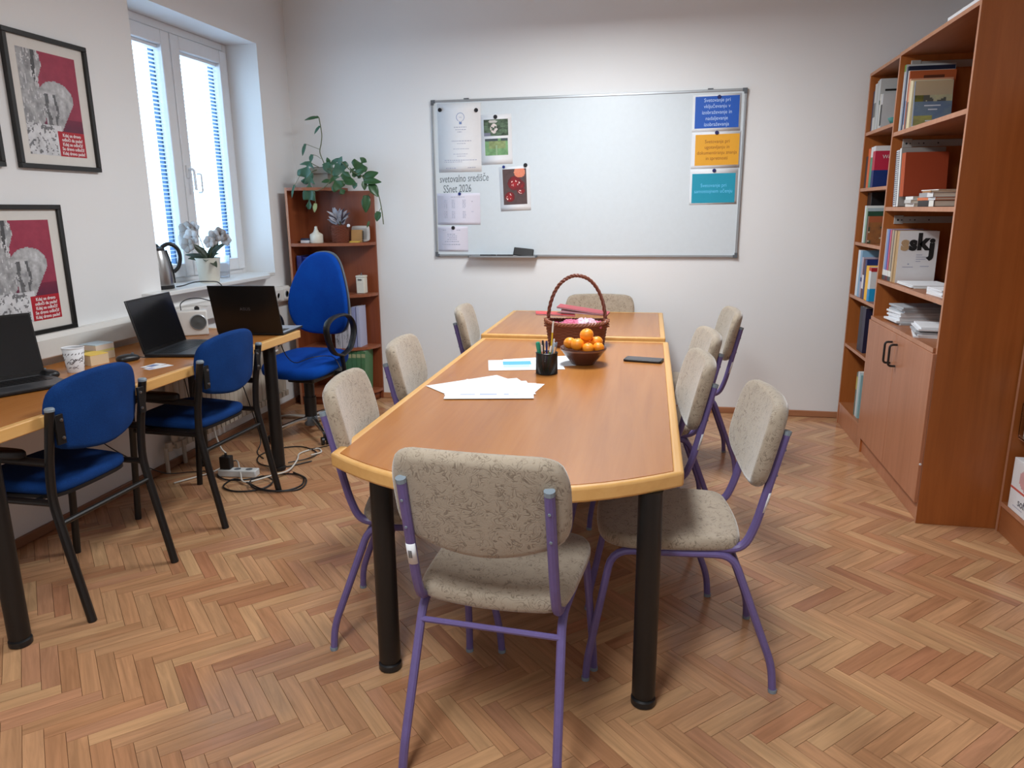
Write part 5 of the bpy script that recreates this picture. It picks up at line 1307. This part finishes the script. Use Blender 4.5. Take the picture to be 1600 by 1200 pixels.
m.build('scribble_print', plain('grey_cup_print', (92, 88, 92), 0.6), cp)
def notecube(label, x, y, rot, w, h, cols):
    t = thing('note_cube', label, 'note cube', (x, y, DZ), rot); z = 0
    for k, (th, c) in enumerate(cols):
        MB().box(-w/2, w/2, -w/2, w/2, z, z+th-0.0004).build('note_block', plain('note_'+str(c[0])+str(c[2]), c, 0.8), t, smooth=0); z += th
notecube('lower cream note cube with a yellow top sheet by the cup', -2.66, 2.955, R(-12), 0.095, 0.05, [(0.046, (222, 196, 160)), (0.004, (236, 202, 96))])
notecube('taller pastel note cube with a pale blue top sheet', -2.735, 3.075, R(-8), 0.105, 0.08, [(0.036, (224, 204, 176)), (0.012, (220, 206, 130)), (0.024, (226, 208, 190)), (0.004, (196, 216, 228))])
for k, (x, y, r, w, d, lab) in enumerate(((-2.335, 2.955, -6, 0.10, 0.06, 'small white and blue leaflet at the desk edge, farther left'), (-2.285, 2.925, -22, 0.12, 0.05, 'small white slip at the desk edge, nearest the blue chair'))):
    t = thing('leaflet', lab, 'leaflet', (x, y, DZ+0.0008+0.0006*k), R(r+90)); MB().box(-w/2, w/2, -d/2, d/2, 0, 0.0005).build('paper', PAPER, t, smooth=0)
    if k == 0: MB().box(-w*0.3, w*0.2, -d*0.3, d*0.3, 0.0005, 0.0007).build('printed_panel', plain('blue_grey_print', (110, 126, 170), 0.6), t, smooth=0)
    else: MB().box(-w*0.45, -w*0.2, -d*0.3, d*0.3, 0.0005, 0.0007).build('printed_panel', plain('lilac_print', (176, 170, 200), 0.6), t, smooth=0)
sp2 = thing('desk_speaker', 'white desk speaker with a round grey front between the laptops', 'speaker', (-2.68, 3.80, DZ), R(36))
MB().box(-0.13, 0.062, -0.045, 0.045, 0, 0.145).build('speaker_body', TRUNK, sp2, bevel=0.008)
m = MB(); m.lathe([(0.046, 0), (0.046, 0.006), (0.042, 0.009), (0.040, 0.004)], 28, (0.01, -0.045, 0.078), RX(PI/2), cap1=False); m.build('speaker_ring', ALU, sp2)
MB().lathe([(0.041, 0.002), (0.041, 0.005), (0.02, 0.003), (0.005, 0.007)], 28, (0.01, -0.046, 0.078), RX(PI/2)).build('speaker_cone', plain('grey_cone', (80, 82, 82), 0.6), sp2, smooth=60)
m = MB(); m.lathe([(0.014, 0.145), (0.014, 0.158), (0.006, 0.166)], 14, (0.01, 0, 0)); m.build('speaker_knob', BLACKP, sp2)
wc = thing('wall_cable', 'thin dark cable arching over the trunking beneath the sill', 'cable', (0, 0, 0))
MB().tube(spline([(-2.70, 3.70, 0.956), (-2.74, 3.76, 0.985), (-2.76, 3.86, 1.0), (-2.77, 3.98, 0.99), (-2.775, 4.08, 0.965), (-2.78, 4.12, 0.953)]), 0.003, 6).build('cable', BLACKP, wc, smooth=60)
# ------------------------------------------------------------------ on the floor by the desk
ps = thing('power_strip', 'white power strip on the parquet under the desk', 'power strip', (-2.39, 3.63, 0), R(6))
MB().box(-0.115, 0.115, -0.03, 0.03, 0.0, 0.042).build('strip_body', plain('white_power_strip', (206, 206, 204), 0.45), ps, bevel=0.006)
for k in range(3): MB().lathe([(0.02, 0.0422), (0.018, 0.043), (0.017, 0.0426)], 18, (-0.075+0.07*k, 0, 0)).build('strip_socket', GREYP, ps)
ad = thing('plug_adapter', 'black plug adapter pushed into the white power strip', 'plug', (-2.46, 3.625, 0.0436), R(6))
MB().box(-0.032, 0.032, -0.025, 0.025, 0, 0.075).build('adapter_body', BLACKP, ad, bevel=0.005); MB().tube([(0, 0, 0.07), (0, 0, 0.095)], [0.010, 0.006], 10).build('cable_sleeve', BLACKP, ad)
def cable(lab, pts, r, mat, n=7): 
    t = thing('floor_cable', lab, 'cable'); MB().tube(spline(pts, n), r, 7).build('cable', mat, t, smooth=60); return t
CW = plain('white_cable', (206, 200, 190), 0.5)
cable('black cable coiled on the floor round the desk leg', [(-2.44, 3.70, 0.006), (-2.52, 3.62, 0.006), (-2.42, 3.54, 0.008), (-2.30, 3.55, 0.012), (-2.15, 3.68, 0.008), (-2.02, 3.68, 0.006), (-1.95, 3.55, 0.006), (-2.0, 3.45, 0.006), (-2.12, 3.43, 0.012), (-2.26, 3.50, 0.016), (-2.38, 3.56, 0.006), (-2.37, 3.44, 0.006), (-2.26, 3.39, 0.006), (-2.14, 3.44, 0.008), (-2.12, 3.54, 0.018), (-2.22, 3.60, 0.02), (-2.24, 3.50, 0.022), (-2.16, 3.42, 0.018), (-2.03, 3.42, 0.012), (-1.93, 3.49, 0.006), (-1.96, 3.62, 0.012), (-2.08, 3.70, 0.016)], 0.0048, BLACKP)
cable('black cable loop on the floor behind the desk leg', [(-2.08, 3.93, 0.006), (-2.20, 3.80, 0.006), (-2.36, 3.82, 0.006), (-2.45, 3.95, 0.006), (-2.42, 4.10, 0.006), (-2.28, 4.18, 0.006), (-2.12, 4.08, 0.006), (-2.12, 3.95, 0.012), (-2.20, 3.86, 0.012)], 0.004, BLACKP)
cable('white cable lying across the parquet towards the wall', [(-2.68, 3.44, 0.006), (-2.58, 3.62, 0.006), (-2.56, 3.74, 0.006), (-2.47, 3.74, 0.05), (-2.36, 3.60, 0.03), (-2.27, 3.50, 0.018), (-2.16, 3.60, 0.028), (-2.12, 3.72, 0.02), (-2.16, 3.90, 0.02), (-2.22, 4.05, 0.007), (-2.16, 4.16, 0.006), (-2.10, 4.10, 0.006), (-2.12, 4.0, 0.018)], 0.005, CW)
cable('white cable hanging from the desk to the black adapter', [(-2.70, 3.90, 0.74), (-2.70, 3.89, 0.55), (-2.66, 3.84, 0.40), (-2.60, 3.74, 0.26), (-2.50, 3.64, 0.17), (-2.458, 3.625, 0.135)], 0.0055, CW)
cable('thin black cable hanging down before the radiator', [(-2.66, 3.98, 0.745), (-2.60, 4.05, 0.5), (-2.56, 4.10, 0.25), (-2.53, 4.12, 0.06), (-2.50, 4.02, 0.006), (-2.40, 3.92, 0.006)], 0.0035, BLACKP)
cable('thin black cable hanging left of the desk leg', [(-2.78, 3.72, 0.745), (-2.76, 3.75, 0.5), (-2.74, 3.78, 0.2), (-2.70, 3.80, 0.006), (-2.60, 3.84, 0.006)], 0.003, BLACKP)
cable('thin dark cable slanting down the wall behind the blue chairs', [(-2.865, 2.95, 0.55), (-2.85, 3.15, 0.33), (-2.84, 3.35, 0.16), (-2.80, 3.52, 0.03), (-2.70, 3.62, 0.006), (-2.60, 3.66, 0.006)], 0.003, BLACKP)
cable('thin black cable from the far desk end, draped over the swivel chair', [(-2.30, 4.03, 0.79), (-2.30, 4.045, 0.74), (-2.285, 4.10, 0.62), (-2.29, 4.22, 0.556), (-2.26, 4.35, 0.562), (-2.18, 4.43, 0.563), (-2.10, 4.40, 0.545), (-2.035, 4.36, 0.42), (-2.03, 4.37, 0.2), (-2.07, 4.32, 0.02), (-2.14, 4.20, 0.006), (-2.19, 4.12, 0.014)], 0.003, BLACKP)

# ------------------------------------------------------------------ on the conference table
TZ = T1Z+0.0006
bk = thing('wicker_basket', 'red-brown wicker basket with an arched handle, full of sweets', 'basket', (-0.470, 4.035, TZ), R(4)); bk.scale = (1.06, 1.06, 1.06)
BEL = 0.62
weave_pot('basket_wall', bk, 0.142, 0.158, 0.118, 15, WICKER, BEL, 30)
MB().lathe([(0.140, 0), (0.140, 0.006)], 36, M=Matrix.Diagonal((1, BEL, 1, 1))).build('basket_floor', WICKER, bk)
m = MB()
for ph in (0, 2.1, 4.2):
    N = 150; pts = []
    for k in range(N):
        a = 2*PI*k/N; w = a*18+ph; r = 0.161+0.006*math.cos(w)
        pts.append((r*math.cos(a), BEL*r*math.sin(a)*1.0, 0.122+0.006*math.sin(w)+0.012*abs(math.cos(a))**3))
    m.tube(pts, 0.0055, 5, closed=True)
m.build('basket_rim', WICKERL, bk, smooth=60)
m = MB()
for ph in (0, 2.1, 4.2):
    pts = []
    for k in range(91):
        t = PI*(k/90); w = k*0.62+ph; cx, cz = math.cos(t), max(0.0, math.sin(t))
        bx_ = 0.150*cx*(1.0+0.0*cz); bz_ = 0.10+0.268*cz**0.85
        nx, nz = cx, cz
        pts.append((bx_+nx*0.0055*math.cos(w), 0.0055*math.sin(w), bz_+nz*0.0055*math.cos(w)))
    m.tube(pts, 0.0052, 5)
m.build('handle', WICKER, bk, smooth=60)
m = MB()
for s in (-1, 1):
    for k in range(4):
        z = 0.105+0.012*k; m.tube([(s*0.155+0.014*math.cos(a), 0.014*math.sin(a), z) for a in [2*PI*q/10 for q in range(10)]], 0.004, 5, closed=True)
m.build('handle_binding', WICKERL, bk, smooth=60)
PINK = [plain('magenta_wrapper', (150, 34, 84), 0.22), plain('pink_foil_wrapper', (206, 110, 140), 0.2), plain('silver_pink_wrapper', (226, 190, 206), 0.18), plain('red_wrapper', (176, 40, 56), 0.25)]
for k, (x, y, z, a, mt, lab) in enumerate(((-0.085, -0.03, 0.125, 20, 0, 'dark magenta sweet bag, left in the wicker basket'), (-0.02, -0.045, 0.128, -15, 1, 'pink foil sweet bag in the middle of the basket'), (0.055, -0.035, 0.136, 25, 2, 'shiny silver-pink sweet bag, right in the basket'), (0.105, -0.01, 0.130, -20, 1, 'small pink sweet bag at the right basket end'), (0.0, 0.03, 0.12, 5, 3, 'red sweet bag at the back of the basket'))):
    t = thing('sweet_bag', lab, 'sweets', (-0.470+x, 4.035+y, TZ+z-0.016), R(a)); v = []; N = 14
    m = MB()
    for j in range(N+1):
        for i in range(N+1):
            u, w_ = i/N-0.5, j/N-0.5; puff = max(0, (1-(2*u)**4)*(1-(2*w_)**4))**0.5
            v.append((u*0.105, w_*0.075, 0.024*puff+0.012*(fbm(u*9+k*7, w_*9, 3)-0.5)*2*puff+0.01*(hsh(i, j, k)-0.5)))
    q = [(j*(N+1)+i, j*(N+1)+i+1, (j+1)*(N+1)+i+1, (j+1)*(N+1)+i) for j in range(N) for i in range(N)]
    m.add(v, q); m.build('wrapper', PINK[mt], t, smooth=20, solid=0.012)
for k, (x, y, z, rx, ry, rz, w, d, col, lab) in enumerate(((-0.125, 0.035, 0.168, 3, 3, 12, 0.22, 0.085, (186, 44, 48), 'red booklet sticking out of the basket to the left'), (0.03, 0.062, 0.190, 5, 7, -6, 0.29, 0.085, (160, 50, 60), 'red-pink folder lying across the back of the basket'), (0.03, 0.066, 0.176, 4, 4, 3, 0.25, 0.075, (206, 150, 160), 'pale pink folder under the red-pink folder'))):
    t = thing('booklet' if k == 0 else 'folder', lab, 'booklet' if k == 0 else 'folder', (-0.470+x, 4.035+y, TZ+z), (R(rx), R(ry), R(rz)))
    MB().box(-w/2, w/2, -d/2, d/2, 0, 0.0018).build('back_cover', plain('folder_'+str(col[0])+'_'+str(col[1]), col, 0.4), t, smooth=0); MB().box(-w/2+0.003, w/2-0.003, -d/2+0.003, d/2, 0.0018, 0.006).build('pages', PAPER, t, smooth=0)
    MB().box(-w/2, w/2, -d/2, d/2, 0.006, 0.0078).build('front_cover', plain('folder_'+str(col[0])+'_'+str(col[1]), col, 0.4), t, smooth=0)
# bowl of mandarins
fb = thing('fruit_bowl', 'brown glazed bowl heaped with mandarins on the table', 'bowl', (-0.378, 3.545, TZ)); fb.scale = (1.08, 1.08, 1.08)
MB().lathe([(0.048, 0), (0.052, 0.003), (0.056, 0.010), (0.082, 0.040), (0.102, 0.068), (0.106, 0.074), (0.105, 0.078), (0.099, 0.077), (0.078, 0.044), (0.052, 0.014), (0.01, 0.010)], 40, cap1=False).build('bowl_body', plain('brown_glaze', (82, 50, 40), 0.22), fb, smooth=60)
MB().lathe([(0.1025, 0.0665), (0.1035, 0.0672), (0.1065, 0.0735), (0.1055, 0.074)], 40, cap0=False, cap1=False).build('glaze_band', plain('lighter_glaze', (128, 92, 78), 0.25), fb, smooth=60)
ORM = M_('mandarin_peel', (250, 152, 30), 0.42)
nz = ORM.noise(ORM.coords((1, 1, 1)), 260, 2); ORM.bump(nz.outputs['Fac'], 0.25, 0.001); ORM.b.inputs['Subsurface Weight'].default_value = 0.08; ORM.b.inputs['Subsurface Radius'].default_value = (0.01, 0.004, 0.001)
fruits = [(-0.066, 0.0, 0.092, 0.034, 'mandarin at the left rim of the bowl'), (-0.024, -0.042, 0.094, 0.036, 'front-left mandarin, right of the leftmost one'), (0.016, -0.006, 0.137, 0.037, 'topmost mandarin of the heap'), (0.062, 0.022, 0.098, 0.034, 'mandarin behind the right front pair'), (0.030, -0.060, 0.080, 0.031, 'front mandarin at the middle of the bowl rim'), (0.078, -0.034, 0.080, 0.030, 'mandarin at the right rim of the bowl'), (0.0, 0.055, 0.088, 0.035, 'mandarin hidden at the back of the heap'), (0.010, 0.005, 0.058, 0.033, 'mandarin under the topmost one')]
for k, (x, y, z, r, lab) in enumerate(fruits):
    r *= 0.93
    t = thing('mandarin', lab, 'fruit', (-0.378+x*1.0, 3.545+y*1.0, TZ+0.012+z*0.98), (R(30*hsh(k, 1)-10), R(40*hsh(k, 2)-20), R(360*hsh(k, 3))), 'mandarins in the bowl')
    MB().lathe([(max(1e-5, r*math.sin(PI*i/14))*(1.0), -r*0.9*math.cos(PI*i/14)-(0.0 if i < 13 else 0.003*(i-12))) for i in range(15)], 24).build('peel', ORM.m, t, smooth=80)
    MB().lathe([(0.004, 0.84*r), (0.003, 0.9*r), (0.001, 0.9*r)], 8).build('stem_button', plain('fruit_stem', (120, 120, 50), 0.7), t)
# pen pot
pp = thing('pen_pot', 'black wire-mesh pen pot on the conference table', 'pen holder', (-0.522, 3.305, TZ))
m = MB(); PR, PH = 0.049, 0.098
for s in (-1, 1):
    for k in range(44):
        a0 = 2*PI*k/44; m.tube([(PR*math.cos(a0+s*1.15*q/5), PR*math.sin(a0+s*1.15*q/5), 0.005+(PH-0.008)*q/5) for q in range(6)], 0.0018, 4, caps=False)
m.build('mesh_wall', BLACKM, pp)
m = MB()
for z, r in ((0.003, 0.0025), (PH, 0.003)): m.tube([(PR*math.cos(2*PI*q/36), PR*math.sin(2*PI*q/36), z) for q in range(36)], r, 6, closed=True)
m.build('pot_rings', BLACKM, pp); MB().lathe([(PR, 0), (PR, 0.003)], 32).build('pot_floor', BLACKM, pp)
pens = [('yellow pencil standing tallest in the pen pot', 'pencil', (0.012, 0.005), (0.030, 0.0, 0.245), 0.0042, (226, 184, 40), (232, 228, 220)), ('green felt marker leaning left in the pen pot', 'marker', (-0.02, -0.01), (-0.040, -0.018, 0.150), 0.0095, (20, 130, 100), (16, 140, 108)),
 ('black pen beside the green marker', 'pen', (-0.01, 0.01), (-0.022, 0.018, 0.152), 0.0045, (40, 36, 40), (30, 30, 34)), ('salmon pink pen in the pen pot', 'pen', (-0.012, -0.02), (-0.018, -0.034, 0.138), 0.0045, (220, 140, 110), (222, 200, 190)),
 ('navy pen in the middle of the pen pot', 'pen', (0.0, 0.0), (-0.004, 0.02, 0.150), 0.0045, (44, 44, 110), (40, 40, 100)), ('light blue ballpoint leaning right in the pot', 'pen', (0.005, -0.01), (0.040, -0.014, 0.148), 0.0045, (150, 180, 210), (170, 190, 210)),
 ('green pen leaning right in the pen pot', 'pen', (0.0, -0.022), (0.026, -0.036, 0.136), 0.0042, (60, 160, 90), (230, 232, 230)), ('orange ballpoint at the right of the pen pot', 'pen', (0.02, -0.01), (0.042, -0.022, 0.130), 0.0042, (222, 150, 70), (228, 190, 150)),
 ('white pen with a dark clip in the pen pot', 'pen', (0.01, 0.02), (0.030, 0.032, 0.158), 0.0046, (226, 226, 230), (236, 236, 240)), ('silver ballpoint at the back of the pen pot', 'pen', (0.02, 0.015), (0.045, 0.012, 0.146), 0.0042, (160, 172, 186), (140, 150, 170)),
 ('brown pencil at the left back of the pen pot', 'pencil', (-0.02, 0.02), (-0.034, 0.024, 0.134), 0.004, (150, 96, 60), (200, 160, 120))]
for lab, kd, (bx0, by0), tp, r, c1, c2 in pens:
    b = Vector((bx0, by0, 0.006)); t_ = Vector(tp); d = (t_-b); L = d.length
    t = thing(kd, lab, kd, Vector((-0.522, 3.305, TZ))+b, d.to_track_quat('Z', 'Y').to_euler(), 'pens in the wire pot')
    MB().tube([(0, 0, 0), (0, 0, 0.012), (0, 0, L*0.78)], [0.0012, r*0.9, r], 8).build('barrel', plain('pen_'+str(c1[0])+'_'+str(c1[1]), c1, 0.4), t)
    MB().tube([(0, 0, L*0.781), (0, 0, L*0.97), (0, 0, L)], [r*1.06, r*1.06, r*0.7], 8).build('cap', plain('pen_'+str(c2[0])+'_'+str(c2[1]), c2, 0.4), t)
# smartphone
sm = thing('smartphone', 'dark smartphone lying on the right of the conference table', 'phone', (-0.086, 3.665, TZ), R(-10.5)); sm.scale = (1.04, 1.04, 1.15)
pad(chaikin([(-0.095, -0.045), (0.095, -0.045), (0.095, 0.045), (-0.095, 0.045)], 2) if False else [(sx0*(0.0915-0.012)+sx0*0.012*math.cos(q)*1.0 if False else (sx0*0.0795+0.012*math.cos(q0)), (sy0*0.033+0.012*math.sin(q0))) for sx0, sy0, base in ((1, 1, 0), (-1, 1, 90), (-1, -1, 180), (1, -1, 270)) for q0 in [R(base+q) for q in (0, 18, 36, 54, 72, 90)] for q in [0]], 0.010, lambda x, y, w: (x, y, 0.005+w), 0.003).build('phone_body', BLACKP, sm, smooth=50)
MB().box(-0.086, 0.086, -0.040, 0.040, 0.0100, 0.0104).build('phone_screen', plain('phone_glass', (44, 46, 54), 0.12), sm, smooth=0)
# papers
def table_sheet(lab, x, y, rot, k, w=0.365, d=0.245, prints=None):
    t = thing('paper_sheet', lab, 'paper', (x, y, TZ+0.0007*k), R(rot), None)
    m = MB(); N = 6; v = []
    for i in range(N+1):
        for s in (-1, 1): v.append((-w/2+w*i/N, s*d/2, 0.0004+0.0))
    m.add(v, [(2*i, 2*i+2, 2*i+3, 2*i+1) for i in range(N)]); m.build('paper', PAPER, t, smooth=0, solid=0.0004)
    if prints:
        for (x0, x1, y0, y1, c) in prints: MB().box(x0, x1, y0, y1, 0.0006, 0.0008).build('printed_panel', plain('table_print_'+str(c[0])+str(c[2]), c, 0.7), t, smooth=0)
    return t
pr = (176, 184, 206)
s_ = [(-0.700, 2.905, 11, [(-0.12, -0.06, -0.06, -0.045, pr), (-0.04, 0.03, -0.065, -0.04, pr), (0.06, 0.08, -0.065, -0.04, pr), (0.10, 0.12, -0.06, -0.05, pr), (-0.12, 0.12, -0.028, -0.024, (196, 200, 212))], 'topmost sheet of the fanned white papers on the table'),
 (-0.715, 2.945, 20, None, 'second sheet of the fanned white papers'), (-0.735, 2.975, 30, None, 'third sheet of the fanned papers, turned further'), (-0.785, 3.005, 45, [(-0.13, -0.12, 0.06, 0.07, (206, 150, 150))], 'lowest fanned sheet, turned farthest to the left'), (-0.69, 2.98, -6, None, 'sheet with dark marks, showing behind the fan')]
for k, (x, y, a, prn, lab) in enumerate(s_): table_sheet(lab, x, y, a, 5-k, prints=prn)
blk = thing('paper_sheet', 'white sheet printed with small dark marks, right edge of the paper fan', 'paper', (-0.705, 2.955, TZ+0.0007*2.5), R(4))
bpnt = [(-0.03, 0.0, 0.095, 0.10), (0.0, 0.012, 0.100, 0.108), (0.05, 0.07, 0.055, 0.062), (0.068, 0.082, 0.064, 0.070), (0.09, 0.10, 0.08, 0.09)]
MB().box(-0.18, 0.18, -0.122, 0.122, 0, 0.0004).build('paper', PAPER, blk, smooth=0); m = MB()
for x0, x1, y0, y1 in bpnt: m.box(x0+0.05, x1+0.05, y0, y1, 0.0004, 0.0006)
m.build('printed_marks', plain('dark_purple_print', (70, 58, 74), 0.7), blk, smooth=0)['kind'] = 'stuff'
lf = table_sheet('printed sheet with a blue picture beside the pen pot', -0.655, 3.475, 14, 1, prints=[(-0.11, 0.03, 0.0, 0.085, (88, 168, 222)), (-0.11, 0.02, -0.06, -0.006, (176, 210, 224)), (0.07, 0.13, -0.05, 0.05, (214, 222, 234))])
table_sheet('plain white sheet partly under the pen pot and bowl', -0.575, 3.555, 26, 0)

# ------------------------------------------------------------------ pendant lamps (above the frame)
for k, (lx, ly, lw) in enumerate(LAMPS):
    t = thing('pendant_lamp', ('rectangular pendant lamp hanging over the far tables', 'rectangular pendant lamp hanging above the viewer')[k], 'lamp', (lx, ly, CEIL))
    z = LAMPZ-CEIL
    m = MB(); m.box(-0.28, 0.28, -0.60, 0.60, z+0.04, z+0.06); m.box(-0.28, -0.265, -0.60, 0.60, z, z+0.04); m.box(0.265, 0.28, -0.60, 0.60, z, z+0.04); m.box(-0.265, 0.265, -0.60, -0.585, z, z+0.04); m.box(-0.265, 0.265, 0.585, 0.60, z, z+0.04)
    m.build('lamp_housing', PVC, t, smooth=0)
    MB().box(-0.264, 0.264, -0.584, 0.584, z+0.004, z+0.012).build('diffuser', emitter('lamp_diffuser', (255, 248, 240), 2.0), t, smooth=0)
    for y in (-0.45, 0.45): MB().tube([(0, y, z+0.06), (0, y, 0)], 0.004, 6).build('suspension_rod', STEEL, t)
